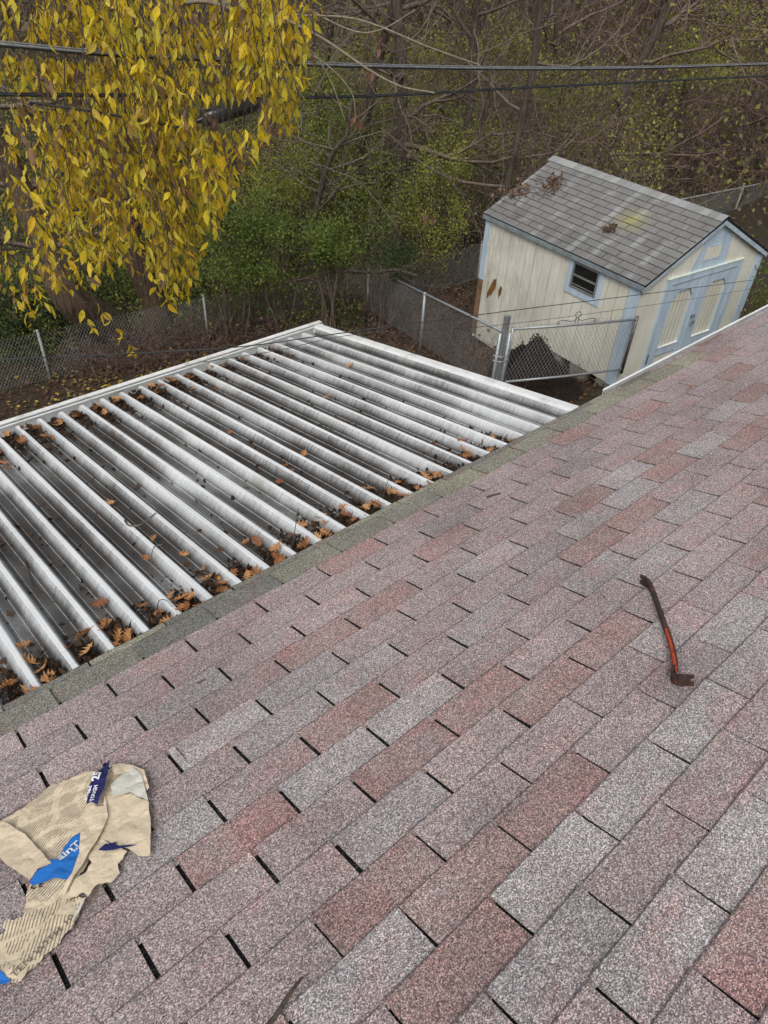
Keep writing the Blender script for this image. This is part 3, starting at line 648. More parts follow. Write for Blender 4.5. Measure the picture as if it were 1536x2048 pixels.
def gpt(t, z): p = g0.lerp(g1, t); return Vector((p.x, p.y, z))
for nm, pts, r in (('top_rail', [gpt(0, GZT), gpt(.5, GZT-.01), gpt(1, GZT)], .02), ('bottom_rail', [gpt(0, GZT-GH), gpt(.5, GZT-GH-.006), gpt(1, GZT-GH+.02)], .019), ('stile', [gpt(0, GZT-GH-.02), gpt(0, GZT+.02)], .019), ('stile', [gpt(1, GZT-GH-.05), gpt(1, GZT+.05)], .026)):
    mb = MB(); mb.tube(pts, r, 8); mb.build(nm, MAT['galv'] if r < .025 else MAT['steel_dark'], gate, True)
wire_mesh('netting', gpt(0, GZT-GH), gpt(1, GZT-GH), GH, GH, gate, zlow=0, r=.0026, mat=MAT['old_galv'])
mb = MB()
for k in range(30):
    p = gpt((k+.5)/30, GZT+.015); mb.tube([p, p+Vector((.012, .012, .04)), p+Vector((.03, .0, .045))], .003, 3)
mb.build('knuckles', MAT['galv'], gate)['kind'] = 'stuff'
mb = MB(); c = gpt(.5, GZT+.02)
def spiral(cx, cz, r0, turns, a0, sg): return [(c + gd*(cx+sg*r0*(1-t*.75)*math.cos(a0+t*turns*2*math.pi)) + Vector((0, 0, cz+r0*(1-t*.75)*math.sin(a0+t*turns*2*math.pi)))) for t in np.linspace(0, 1, 14)]
mb.tube([c+gd*(.045*math.cos(a))+Vector((0, 0, .13+.045*math.sin(a))) for a in np.linspace(0, 2*math.pi, 13)], .006, 4)
for sg in (-1, 1):
    mb.tube([c+gd*(sg*x)+Vector((0, 0, z)) for x, z in ((.01, .085), (.03, .05), (.08, .03), (.16, .045), (.24, .06), (.31, .04), (.33, .015), (.3, -.002), (.27, .012), (.285, .03))], .006, 4)
    mb.tube([c+gd*(sg*x)+Vector((0, 0, z)) for x, z in ((.02, .0), (.02, .05), (.01, .09))], .006, 4)
mb.build('scroll_ornament', MAT['steel_dark'], gate, True)
# ================================================================== fallen branch over the fence corner
fb = thing('fallen_branch', 'long dead branch with vines lying along the top of the back fence corner', 'branch', at_dist(740, 545, 15.4))
fb_px = [(545, 572), (600, 560), (655, 548), (700, 542), (745, 545), (790, 540), (835, 552)]
# ================================================================== soil heap, brush
MAT['litter'] = foliage('leaf_litter', [(.06, .034, .02), (.12, .065, .035), (.18, .105, .055), (.08, .05, .03), (.04, .026, .018)], .1, .9)
MAT['yellow_litter'] = foliage('yellow_leaf_litter', [(.42, .31, .05), (.3, .2, .04), (.5, .4, .08), (.17, .11, .03)], .2, .8)
MAT['twig'] = bark('twig_bark', (.075, .056, .043), (.24, .19, .15)); MAT['twig_red'] = bark('reddish_twig_bark', (.10, .068, .058), (.27, .19, .16))
MAT['twig_pale'] = bark('pale_twig_bark', (.17, .14, .10), (.36, .3, .22)); MAT['bark'] = bark('dark_bark', (.035, .028, .022), (.13, .105, .08)); MAT['bark_brown'] = bark('brown_ridged_bark', (.024, .015, .01), (.13, .088, .058), .9)
MAT['dead_leaf'] = foliage('dead_leaf', [(.18, .09, .05), (.13, .075, .05), (.26, .15, .09), (.16, .11, .08)], .15, .8)
MAT['withered'] = foliage('withered_leaf', [(.13, .07, .04), (.09, .055, .035), (.2, .13, .08), (.11, .06, .03)], .2, .85)
MAT['mulch'] = foliage('leaf_mulch', [(.016, .011, .008), (.04, .024, .015), (.028, .018, .012), (.09, .045, .022), (.013, .011, .009)], .05, .9)
heap = thing('soil_heap', 'dark heap of soil and rotting leaves against the shed behind the gate', 'heap', (8.5, 4.35, terr(8.5, 4.35)))
V = []; nr, na = 10, 28
for i in range(nr+1):
    for j in range(na):
        r = i/nr; a = j/na*2*math.pi; x = 8.55+r*.62*math.cos(a); y = 4.35+r*1.05*math.sin(a)
        h = .74*(1-r**1.6)*(1+.6*mnoise.noise((x*2.3, y*2.3, 1)))+.2*mnoise.noise((x*6, y*6, 2))*(1-r); V.append((x, y, terr(x, y)-.05+max(h, 0)))
Fq = [(i*na+j, i*na+(j+1) % na, (i+1)*na+(j+1) % na, (i+1)*na+j) for i in range(nr) for j in range(na)]
mh, nh, bh = newmat('dark_heap_soil'); nn_ = noise_n(nh, geo_pos(nh), 22, 6, .75); setc(nh, bh, ramp(nh, nn_, [(.35, (.008, .006, .005)), (.55, (.03, .02, .014)), (.7, (.07, .045, .03))])); bh.inputs['Roughness'].default_value = 1; bump(nh, bh, nn_, 1, .08)
mobj('mound', mesh_py('mound', V, Fq, True), mh, heap)
hv = [V[RS.randint(len(V))] for _ in range(900)]; hv = np.array(hv)+RS.normal(size=(900, 3))*(.04, .04, .025)
o = mobj('leaf_cover', leaf_mesh('leaf_cover', hv, RS.uniform(.02, .055, 900)), MAT['mulch'], heap); o['kind'] = 'stuff'
def curvy(p, d, L, r, n=6, wob=.25, grav=0.0, rs=random):
    p = np.array(p, float); d = np.array(d, float); d /= np.linalg.norm(d); pts = [p.copy()]
    for i in range(n-1):
        d = d + np.array([rs.gauss(0, wob), rs.gauss(0, wob), rs.gauss(0, wob*.8)-grav]); d /= np.linalg.norm(d); p = p+d*L/(n-1); pts.append(p.copy())
    return np.array(pts), np.linspace(r, r*.35, n)
S = spl([at_dist(x, y, 15.6-.15*i) for i, (x, y) in enumerate(fb_px)], 30); tubes('bough', [(np.array([tuple(q) for q in S]), np.linspace(.022, .035, len(S)))], 6, MAT['bark'], fb)
vl_ = []
for k in range(90):
    q = S[random.randint(2, len(S)-3)]; vl_.append(curvy(np.array(q)+RS.normal(size=3)*.05, (random.gauss(0, 1), random.gauss(0, 1), random.gauss(-.2, .6)), random.uniform(.3, 1.1), .006, 9, .35, .12))
o = tubes('vines', vl_, 3, MAT['twig_red'], fb); o['kind'] = 'stuff'
# dead reddish weeds behind the side fence
lines = []
for k in range(1500):
    x = random.uniform(7.4, 11.5); y = random.uniform(3.9, 9.9)
    if x > 9.2+.12*(y-3.2)-.05 and y < 6.9: continue
    lines.append(curvy((x, y, terr(x, y)-.02), (random.gauss(0, .5), random.gauss(0, .5), .8), random.uniform(.3, .85), .006, 6, .4, .12))
for k in range(3000):
    t_ = random.random(); x = 3.6+6.2*t_+random.gauss(0, .25); y = 10.95-1.2*t_+random.gauss(.15, .35)
    lines.append(curvy((x, y, terr(x, y)-.02), (random.gauss(0, .5), random.gauss(0, .5), .9), random.uniform(.4, 1.2), .006, 7, .4, .1))
o = tubes('dead_weeds', lines, 3, MAT['twig_red']); tag(o, 'tangle of dead reddish brown weeds along the fences by the shed', 'weeds', kind='stuff')
def scatter_litter(name, n, fn, mat, label, s0, s1, flat=.5):
    P = []; 
    while len(P) < n:
        q = fn()
        if q is None: continue
        P.append((q[0], q[1], terr(q[0], q[1])+random.uniform(.005, .05)))
    R = rand_rot(n); # flatten
    ang = RS.uniform(0, 2*np.pi, n); tx = RS.normal(0, flat, n); ty = RS.normal(0, flat, n)
    ca, sa = np.cos(ang), np.sin(ang); X = np.stack([ca, sa, tx*.6], -1); X /= np.linalg.norm(X, axis=1)[:, None]
    Y = np.stack([-sa, ca, ty*.6], -1); Y -= X*(X*Y).sum(1)[:, None]; Y /= np.linalg.norm(Y, axis=1)[:, None]; Rm = np.stack([X, Y, np.cross(X, Y)], -1)
    o = mobj(name, leaf_mesh(name, P, RS.uniform(s0, s1, n), Rm), mat); tag(o, label, 'leaves', kind='stuff')
vl = np.array([l_[0][random.randint(2, 5)] for l_ in lines+lines])+RS.normal(size=(2*len(lines), 3))*.04
o = mobj('withered_leaves', leaf_mesh('withered_leaves', vl, RS.uniform(.04, .09, len(vl))), MAT['withered']); tag(o, 'withered brown leaves clinging to the weeds along the fences', 'leaves', kind='stuff')
scatter_litter('leaf_litter', 14000, lambda: (random.uniform(-1, 13), random.uniform(3.2, 15)), MAT['litter'], 'brown rotting leaf litter covering the yard and wood floor', .05, .11)
scatter_litter('yellow_leaf_litter', 1100, lambda: (random.gauss(3.9, 1.7), random.gauss(9.3, 1.0)), MAT['yellow_litter'], 'fallen yellow leaves scattered on the ground along the back fence', .07, .12)
# ================================================================== CABLES
MAT['cable'] = plain('black_cable', (.03, .031, .033), .45, var=.3, scale=40); MAT['cable_grey'] = plain('weathered_grey_cable', (.22, .23, .235), .5, .2, var=.3, scale=30); MAT['cable_thin'] = plain('thin_dark_wire', (.06, .062, .065), .5)
def cable(name, label, px, Y, strands, ext=2.5):
    P = [at_y(x, y, Y) for x, y in px]; P = [P[0]+(P[0]-P[1]).normalized()*ext]+P+[P[-1]+(P[-1]-P[-2]).normalized()*ext]
    S = spl(P, 60); t = thing(name, label, 'cable', P[len(P)//2])
    for nm, dz, dy, r, mt in strands:
        if nm == 'lashing_wire':
            lines = []; tot = len(S); pts = []
            for i in range(tot-1):
                for k in range(6):
                    q = S[i].lerp(S[i+1], k/6); a = (i*6+k)*1.05; pts.append(q+Vector((0, math.cos(a)*r[1], math.sin(a)*r[1]+dz)))
            mb = MB(); mb.tube(pts, r[0], 3); mb.build(nm, MAT[mt], t)
        else:
            mb = MB(); mb.tube([q+Vector((0, dy, dz)) for q in S], r, 6); mb.build(nm, MAT[mt], t, True)
    return t
c1 = cable('utility_cable', 'upper lashed utility cable bundle crossing the top of the view', [(0, 88), (200, 106), (420, 118), (700, 131), (1050, 137), (1300, 135), (1536, 128)], 4.0,
    (('messenger_strand', .016, 0, .005, 'cable_grey'), ('cable_sheath', 0, 0, .0095, 'cable_grey'), ('cable_sheath', -.014, .005, .007, 'cable'), ('lashing_wire', 0, 0, (.0014, .019), 'cable_grey')))
c2 = cable('utility_cable', 'lower black lashed utility cable bundle just above the splice case', [(0, 190), (250, 192), (480, 196), (768, 192), (1050, 176), (1300, 164), (1536, 152)], 4.15,
    (('messenger_strand', .014, 0, .0045, 'cable'), ('cable_sheath', 0, 0, .010, 'cable'), ('lashing_wire', .002, 0, (.0014, .015), 'cable_grey')))
cable('service_wire', 'thin service wire passing low over the patio cover towards the shed doors', [(0, 719), (220, 709), (440, 697), (560, 684), (640, 672), (1000, 624), (1330, 583), (1536, 556)], 2.2, (('wire', 0, 0, .0042, 'cable_thin'),), 4)
cable('service_wire', 'thinner second service wire just below the first one near the gate', [(420, 722), (560, 700), (720, 668), (1000, 650), (1330, 606), (1536, 572)], 2.1, (('wire', 0, 0, .0024, 'cable_thin'),), .05)
cable('guy_wire', 'faint green line stretched in front of the woods to the shed roof', [(560, 338), (780, 345), (1000, 349), (1120, 344), (1180, 338)], 6.6, (('wire', 0, 0, .003, 'cable_thin'),), .02)
sc = thing('splice_case', 'black cylindrical splice case hanging under the utility cable among yellow leaves', 'splice case', at_y(450, 225, 3.7))
a, bq = at_y(398, 241, 3.7), at_y(512, 207, 3.7); dv = (bq-a)
mb = MB(); mb.tube([a-dv*.1, a+dv*.02, a+dv*.06, a+dv*.08, bq-dv*.08, bq-dv*.06, bq-dv*.02, bq+dv*.02], [.012, .02, .04, .06, .06, .054, .054, .036], 14); mb.build('case', plain('black_plastic', (.02, .021, .024), .28, spec=.6), sc, True)
mb = MB(); mb.tube([a-dv*.08, a-dv*.4+Vector((0, 0, .0)), at_y(330, 250, 3.9), at_y(200, 225, 4.1), at_y(60, 205, 4.18)], .009, 6); mb.build('tail_cable', MAT['cable'], sc, True)
for t in (.15, .85):
    p = a+dv*t; mb = MB(); mb.tube([p+Vector((0, 0, .05)), Vector((p.x, 4.15, at_y(to_px(p)[0], 195, 4.15).z))], .004, 4); mb.build('hanger', MAT['cable_grey'], sc)
# ================================================================== WOODS
def az_pt(px, d):
    """point on the ground seen in column px, at horizontal distance d from the camera"""
    r_ = ray(px, 350); k = d/math.hypot(r_.x, r_.y); x, y = CAM.x+r_.x*k, CAM.y+r_.y*k; return Vector((x, y, terr(x, y)))
def grow(p, d, L, r, depth, out, rs, up=.05, n=7, wob=.16):
    pts, rad = curvy(p, d, L, r, n, wob, -up, rs); out.append((pts, rad, depth))
    if depth <= 0 or r < .004: return
    for k in range(rs.randint(3, 5)):
        t = rs.uniform(.25, 1.0); i = min(n-2, int(t*(n-1))); f = t*(n-1)-i; q = pts[i]*(1-f)+pts[i+1]*f; dd = pts[i+1]-pts[i]; dd = dd/np.linalg.norm(dd)
        s = np.array([rs.gauss(0, 1) for _ in range(3)]); s -= dd*s.dot(dd); s /= np.linalg.norm(s)+1e-6
        nd_ = dd*rs.uniform(.35, .9)+s*rs.uniform(.5, 1.0); nd_[2] += rs.uniform(-.25, .15)
        grow(q, nd_, L*rs.uniform(.42, .68), max(.003, r*rs.uniform(.4, .6)), depth-1, out, rs, up*.4, max(5, n-1), wob*1.25)
def bare_tree(px, d, H, r, label, lean=(0, 0), seed=0, depth=3, mat='bark', tw='twig', vines=True, trunk=None, group=None):
    rs = random.Random(seed); b0 = az_pt(px, d); t = thing('bare_tree', label, 'tree', b0, group=group)
    if trunk is None:
        n = 9; P = [np.array(b0)-np.array((0, 0, .3))]; dr = np.array((lean[0], lean[1], 1.0))
        for i in range(n-1): dr = dr+np.array((rs.gauss(0, .07), rs.gauss(0, .07), 0)); P.append(P[-1]+dr/np.linalg.norm(dr)*H/(n-1))
        P = np.array(P)
    else: P = np.array([tuple(q) for q in trunk]); n = len(P)
    rad = r*np.linspace(1, .35, n); rad[0] *= 1.5
    tubes('trunk', [(P, rad)], 9, MAT[mat], t)
    out = []
    for k in range(rs.randint(9, 13)):
        tt = rs.uniform(.15, 1); i = min(n-2, int(tt*(n-1))); f = tt*(n-1)-i; q = P[i]*(1-f)+P[i+1]*f
        a = rs.uniform(0, 2*math.pi); grow(q, (math.cos(a), math.sin(a), rs.uniform(-.1, .6)), H*rs.uniform(.18, .34), max(.01, r*.42*(1-tt*.5)), depth-1, out, rs)
    big = [(p, q) for p, q, dp in out if dp == depth-1]; sm = [(p, q) for p, q, dp in out if dp < depth-1]
    for bg_ in big: tubes('limb', [bg_], 5, MAT[tw], t)
    o = tubes('crown', sm, 3, MAT[tw], t, False); o['kind'] = 'stuff'
    return t
# trunks placed where the photograph shows them: (column px, distance, height, radius, lean, what it looks like)
TR = [(700, 21, 11, .16, (.05, -.05), 'straight dark bare tree rising behind the brown dead leaf clump'),
      (805, 19, 10, .2, (-.06, .05), 'thick dark bare tree with vines left of the shed roof'),
      (930, 22, 11, .14, (.02, 0), 'dark bare tree between the vine hung trunk and the shed'),
      (1003, 17.5, 10, .11, (.02, .06), 'grey bare tree with a crooked trunk above the left end of the shed roof'),
      (590, 24, 12, .18, (.08, -.08), 'bare tree leaning right behind the green shrubs'),
      (450, 20, 11, .15, (0, 0), 'dark bare tree standing behind the splice case'),
      (1190, 25, 12, .17, (-.03, .02), 'bare tree behind the middle of the shed roof'),
      (1330, 28, 12, .15, (.05, 0), 'slender bare tree above the front gable of the shed'),
      (1440, 30, 11, .14, (.1, -.1), 'thin bare tree by the right edge above the fence rail'),
      (1090, 31, 13, .2, (0, .03), 'tall far bare tree over the shed ridge'),
      (340, 26, 13, .2, (.03, 0), 'far bare tree hidden by the yellow foliage'),
      (870, 34, 14, .2, (.03, 0), 'tall far bare tree in the middle of the wood'),
      (110, 24, 12, .18, (0, 0), 'far bare tree at the left edge behind the yellow leaves'),
      (1500, 34, 13, .18, (-.05, 0), 'far bare tree at the upper right corner'),
      (640, 33, 14, .2, (0, 0), 'far bare tree seen between the cables left of centre')]
for i, (px, d, H, r, ln, lab) in enumerate(TR):
    bare_tree(px, d, H, r, lab, ln, 100+i, 4 if d < 23 else 3, 'bark', 'twig_red' if px > 1020 else 'twig', group='bare trees of the wood')
# the dark leaning sapling above the fence and the forked stem beside it
bare_tree(620, 17, 6, .09, 'dark crooked sapling bending right above the back fence', seed=301, depth=3, trunk=[az_pt(622, 17)-Vector((0, 0, .2)), at_dist(622, 470, 17.6), at_dist(636, 400, 17.4), at_dist(650, 345, 17.2), at_dist(668, 300, 17), at_dist(694, 272, 16.8), at_dist(705, 200, 16.8)])
# saplings and brush filling the wood: uncountable
def brush(name, label, n, cols, dist, hgt, mat, rr, sides=3, wob=.22):
    lines = []
    for k in range(n):
        px = random.uniform(*cols); d = dist[0]+(dist[1]-dist[0])*random.random()**1.3; d += 10*(px > 1310 and d < 27.5); p = az_pt(px, d)
        h = random.uniform(*hgt); lines.append(curvy(p, (random.gauss(0, .35), random.gauss(0, .35), 1), h, random.uniform(*rr), 8, wob, .03))
        q = lines[-1][0]
        for j in range(random.randint(2, 4)):
            i = random.randint(2, 6); lines.append(curvy(q[i], (random.gauss(0, 1), random.gauss(0, 1), random.gauss(.2, .6)), h*random.uniform(.2, .45), random.uniform(*rr)*.55, 6, wob*1.4, .1))
    o = tubes(name, lines, sides, MAT[mat], None, False); return tag(o, label, 'brush', kind='stuff')
brush('sapling_brush', 'tangle of grey brown saplings and vines filling the wood', 520, (-150, 1100), (18.5, 42), (2.5, 7), 'twig', (.008, .03))
brush('reddish_brush', 'dense reddish brown twigs of the thicket behind the shed', 1150, (960, 1750), (18, 44), (2, 6), 'twig_red', (.006, .02), wob=.3)
brush('distant_brush', 'far grey brown wood on the rising ground', 1500, (-300, 1800), (40, 85), (6, 13), 'twig_red', (.03, .1), wob=.12)
# vines and arching branches hanging in front of the wood
lines = []
for k in range(130):
    px = random.uniform(520, 1450); py = random.uniform(-120, 330); d = random.uniform(13.5, 22) if px < 980 else random.uniform(17.5, 26) if px < 1250 else random.uniform(28, 34); p = at_dist(px, py, d)
    lines.append(curvy(p, (random.gauss(0, 1), random.gauss(0, 1), random.gauss(.1, .7)), random.uniform(1.2, 3.6), random.uniform(.007, .016), 12, .2, random.choice((.1, -.05, .18))))
o = tubes('hanging_vines', lines, 4, MAT['twig'], None); tag(o, 'looping bare vines hanging through the wood', 'vines', kind='stuff')
# ---- shrubs
GREENS = {'g': [(.085, .135, .03), (.13, .19, .04), (.18, .24, .05), (.11, .15, .035), (.28, .31, .07)], 'o': [(.2, .22, .045), (.28, .30, .06), (.36, .36, .08), (.23, .22, .055)],
          'd': [(.025, .045, .018), (.045, .07, .025), (.07, .095, .03)], 'y': [(.22, .22, .03), (.28, .24, .04), (.16, .18, .035), (.32, .27, .06)]}
for k in GREENS: MAT['leaf_'+k] = foliage('shrub_leaf_'+k, GREENS[k], .3)
def shrub(px, py, d, w, h, kind, n, size, label, group=None, clumps=26, name='shrub'):
    c = at_dist(px, py, d); sx = w/F_PX*d/2; sz = h/F_PX*d/2; gz_ = terr(c.x, c.y); t = thing(name, label, 'shrub', (c.x, c.y, gz_), group=group)
    n = int(n*1.7); d = d if d < 18.5 else 18.5+(d-18.5)*.55; size *= .9; rs = np.random.RandomState(int(px*7+py)); C_ = rs.normal(size=(clumps, 3))*(.55, .55, .55); C_ = C_/np.maximum(1, np.linalg.norm(C_, axis=1))[:, None]
    idx = rs.randint(clumps, size=n); P = C_[idx]*(sx, sx*.8, sz)+rs.normal(size=(n, 3))*(sx*.17, sx*.17, sz*.15)+np.array(c); P[:, 2] = np.maximum(P[:, 2], gz_+.05)
    o = mobj('foliage', leaf_mesh('foliage', P, rs.uniform(size*.6, size*1.3, n), rand_rot(n, rs)), MAT['leaf_'+kind], t); o['kind'] = 'stuff'
    lines = []; rr = random.Random(int(px+py*3))
    for q in C_[:11]:
        e = q*(sx, sx*.8, sz)+np.array(c); b0 = np.array((c.x+rr.gauss(0, .15*sx), c.y+rr.gauss(0, .15*sx), gz_-.1)); mid = (e+b0)/2+np.array([rr.gauss(0, .12*sx) for _ in range(3)])
        lines.append((np.array([b0, b0*.6+mid*.4, mid, mid*.4+e*.6, e]), np.array((.02, .017, .013, .009, .005))))
    tubes('stems', lines, 4, MAT['twig'], t); return t
SH_ = [(450, 470, 15, 170, 190, 'g', 3400, .06, 'green leafy shrub behind the back fence below the splice case'), (560, 470, 15.5, 170, 150, 'g', 3000, .06, 'green shrub growing through the fence left of the crooked sapling'),
       (660, 500, 15, 110, 90, 'g', 1600, .07, 'low bright green fern like shrub right of the crooked sapling'), (540, 340, 18, 220, 170, 'o', 3400, .06, 'olive green shrub above the back fence in the middle distance'),
       (500, 240, 22, 200, 170, 'o', 2600, .07, 'yellow green bush seen just under the splice case'), (640, 300, 21, 170, 200, 'g', 2800, .065, 'green bush behind the bend of the crooked sapling'),
       (760, 430, 17, 170, 200, 'g', 3000, .055, 'green shrub between the two dark trunks left of the shed'), (870, 420, 17.5, 150, 220, 'o', 2800, .055, 'olive shrub close to the left wall of the shed'),
       (930, 330, 20, 140, 170, 'o', 2200, .06, 'olive thicket shrub above the left corner of the shed roof'), (720, 250, 24, 200, 190, 'o', 2600, .07, 'yellowish green bush deep in the wood left of centre'),
       (860, 200, 27, 180, 160, 'o', 2000, .08, 'distant yellow green bush between the cables'), (600, 130, 30, 260, 150, 'o', 2400, .09, 'far yellow green foliage behind the upper cable'),
       (1110, 200, 27, 120, 150, 'o', 1600, .08, 'bright olive bush in the thicket above the shed ridge'), (1230, 210, 29, 130, 110, 'o', 1300, .08, 'small olive bush above the middle of the shed ridge'),
       (1470, 190, 37, 190, 190, 'o', 3000, .085, 'pale green bush under the cables at the right edge'), (1500, 315, 38, 130, 120, 'd', 2200, .07, 'dark evergreen shrub above the fence rail at the right edge'),
       (1385, 352, 35, 120, 80, 'y', 1700, .075, 'yellow leaved bush beside the pale fence rail'), (1325, 362, 35, 110, 60, 'o', 1200, .07, 'low olive bush over the shed ridge left of the yellow bush'),
       (1550, 590, 13.6, 90, 150, 'g', 2000, .045, 'green shrub with bare stems against the right corner of the shed'),
       (680, 200, 23, 190, 170, 'o', 2200, .07, 'yellow green bush glowing behind the lower cable left of centre'), (790, 120, 26, 200, 140, 'o', 2200, .08, 'far yellow green bush behind the brown dead leaf clump'), (980, 150, 25, 150, 150, 'o', 1700, .075, 'olive bush behind the grey crooked tree'), (1440, 90, 28, 190, 120, 'o', 1900, .08, 'hazy pale green bush in the upper right corner'), 
       (60, 640, 16, 160, 120, 'd', 2600, .07, 'dark green ground ivy beneath the leaning trunk'), (345, 560, 17.2, 160, 150, 'g', 2600, .06, 'green shrub right of the upright brown trunk'), (130, 480, 18, 260, 200, 'g', 3000, .065, 'dark green bush seen between the hanging yellow leaves'),
       (300, 380, 20, 260, 250, 'g', 3000, .07, 'green bush behind the curtain of yellow leaves'), (400, 230, 26, 260, 250, 'o', 2600, .08, 'far olive bush behind the splice case'), (90, 250, 25, 260, 250, 'o', 2400, .08, 'far olive bush at the left edge behind yellow leaves'), (780, 520, 15.2, 130, 60, 'd', 1400, .05, 'dark low ivy on the ground behind the back corner of the fence')]
for s in SH_: shrub(*s, group='shrubs in the wood')
# uncountable far foliage on the rising ground
n = 42000; P = []
for k in range(n):
    p = az_pt(random.uniform(-200, 1700), random.uniform(22, 70)); P.append((p.x, p.y, p.z+abs(random.gauss(0, 2.6))))
o = mobj('far_undergrowth', leaf_mesh('far_undergrowth', P, RS.uniform(.08, .2, n)), foliage('far_leaf', [(.16, .17, .04), (.26, .26, .06), (.2, .22, .05), (.24, .16, .09), (.15, .10, .07), (.3, .28, .06)], .35)); tag(o, 'mixed olive and brown undergrowth deep in the wood', 'undergrowth', kind='stuff')
n = 22000; P = []
for k in range(n):
    p = az_pt(random.uniform(-150, 735), 14.2+9*random.random()**1.6); P.append((p.x, p.y, p.z+abs(random.gauss(0, .75)))) if mnoise.noise((p.x*.8, p.y*.8, 0)) > -.25 else P.append((p.x, p.y, p.z+abs(random.gauss(0, .25))))
o = mobj('undergrowth', leaf_mesh('undergrowth', P, RS.uniform(.04, .09, n)), MAT['leaf_g']); tag(o, 'small green undergrowth leaves behind the back fence', 'undergrowth', kind='stuff')
n = 26000; P = []
for k in range(n):
    px = random.uniform(380, 1330); p = az_pt(px, random.uniform(19, 27)); z = p.z+abs(random.gauss(0, 2.3)); q = mnoise.noise((p.x*.45, p.y*.45, z*.6))
    if q > -.05 + (.12 if px > 950 else 0): P.append((p.x, p.y, z))
o = mobj('woodland_leaves', leaf_mesh('woodland_leaves', P, RS.uniform(.05, .11, len(P))), MAT['leaf_o']); tag(o, 'loose yellow green leaves scattered through the wood behind the fence', 'leaves', kind='stuff')
# ================================================================== YELLOW TREE
MAT['yellow_leaf'] = foliage('yellow_leaf', [(.78, .55, .02), (.84, .63, .05), (.68, .55, .04), (.82, .57, .02), (.50, .48, .05), (.82, .63, .11), (.66, .42, .02), (.66, .56, .06), (.58, .50, .05), (.74, .52, .03), (.34, .19, .07), (.22, .16, .11)], .45, .55)
LT = np.array([(0, 0, 0), (.18, -.15, .05), (.45, -.23, .08), (.75, -.12, .05), (1, 0, -.06), (.75, .12, .05), (.45, .23, .08), (.18, .15, .05), (.45, 0, 0), (.75, 0, -.02)])
LF = ((0, 1, 8), (1, 2, 8), (2, 9, 8), (2, 3, 9), (3, 4, 9), (4, 5, 9), (5, 6, 9), (6, 8, 9), (6, 7, 8), (7, 0, 8))
def ridged_trunk(P, rad, mat, parent):
    S = spl(P, 60); n = len(S); sides = 40; V, F = tube_np([(np.array([tuple(q) for q in S]), np.interp(np.linspace(0, 1, n), np.linspace(0, 1, len(rad)), rad))], sides)
    for i in range(n):
        c = np.array(S[i])
        for j in range(sides):
            a = j/sides*6.283; k = 1+.13*mnoise.noise((math.cos(a)*3.2, math.sin(a)*3.2, i*.10))+.07*mnoise.noise((math.cos(a)*9, math.sin(a)*9, i*.22))+(.22*max(0, 1-i/9)*math.cos(a*5+1))
            V[i*sides+j] = c+(V[i*sides+j]-c)*k
    return mobj('trunk', mesh_np('trunk', V, F, True), mat, parent)
ytree = thing('yellow_tree', 'tree with drooping yellow leaves hanging over the patio cover from the left', 'tree', az_pt(266, 14.5))
yb = ytree.location.copy()
tr = [yb-Vector((0, 0, .3)), yb+Vector((0, 0, .25)), yb+Vector((0, 0, .9)), at_dist(258, 480, 15.3), at_dist(246, 330, 15.0), at_dist(236, 200, 14.8), at_dist(225, 60, 14.7), at_dist(210, -150, 14.6), at_dist(190, -330, 14.6)]
ridged_trunk([tuple(q) for q in tr], [.46, .33, .25, .235, .225, .215, .2, .19, .16], MAT['bark_brown'], ytree)
def bottom(x):
    T_ = [(-200, 640), (0, 640), (60, 660), (110, 590), (200, 570), (250, 540), (300, 560), (340, 620), (390, 585), (412, 500), (440, 450), (475, 360), (520, 280), (590, 260), (612, 200), (640, 40), (700, 0)]
    for (a, ya), (c_, yc) in zip(T_, T_[1:]):
        if a <= x <= c_: return ya+(yc-ya)*(x-a)/(c_-a)
    return 0
twl = []; LP = []; LD = []
rs = random.Random(77)
crown_top = Vector((1.2, 4.6, 8.2))
for k in range(84):
    x = rs.uniform(-60, 600) if k < 68 else rs.uniform(-40, 210); d = rs.uniform(5.4, 8.4) if x > 190 else rs.uniform(6.5, 8.8); p = np.array(at_dist(x, -300, d)); drop = np.array((rs.gauss(0, .12), rs.gauss(0, .12)-.05, -1.0))
    L = (rs.uniform(1.5, 3.3) if k < 68 else rs.uniform(2.4, 3.4))*d/6.0
    pts, rad = curvy(p, drop, L, .006, 20, .085, .04, rs); 
    keep = [0]
    for i in range(1, 20):
        q = to_px(pts[i])
        if q[1] > bottom(q[0])-10: break
        keep.append(i)
    if len(keep) < 3: continue
    pts = pts[:len(keep)]; rad = rad[:len(keep)]; twl.append((pts, rad))
    for i in range(4, len(pts)):
        if to_px(pts[i])[1] < -60: continue
        for j in range(2 if rs.random() < .8 else 1):
            a = rs.uniform(0, 6.28); tp, trd = curvy(pts[i], (math.cos(a)*.7, math.sin(a)*.7, -.75), rs.uniform(.2, .55), .0024, 6, .2, .12, rs)
            q = to_px(tp[-1])
            if q[1] > bottom(q[0]): continue
            twl.append((tp, trd))
            for m_ in range(1, 6):
                if rs.random() < .1: continue
                LP.append(tp[m_]); LD.append((rs.gauss(0, .45), rs.gauss(0, .45), -1))
                if rs.random() < .2: LP.append(tp[m_]+np.array([rs.gauss(0, .03) for _ in range(3)])); LD.append((rs.gauss(0, .6), rs.gauss(0, .6), -1))
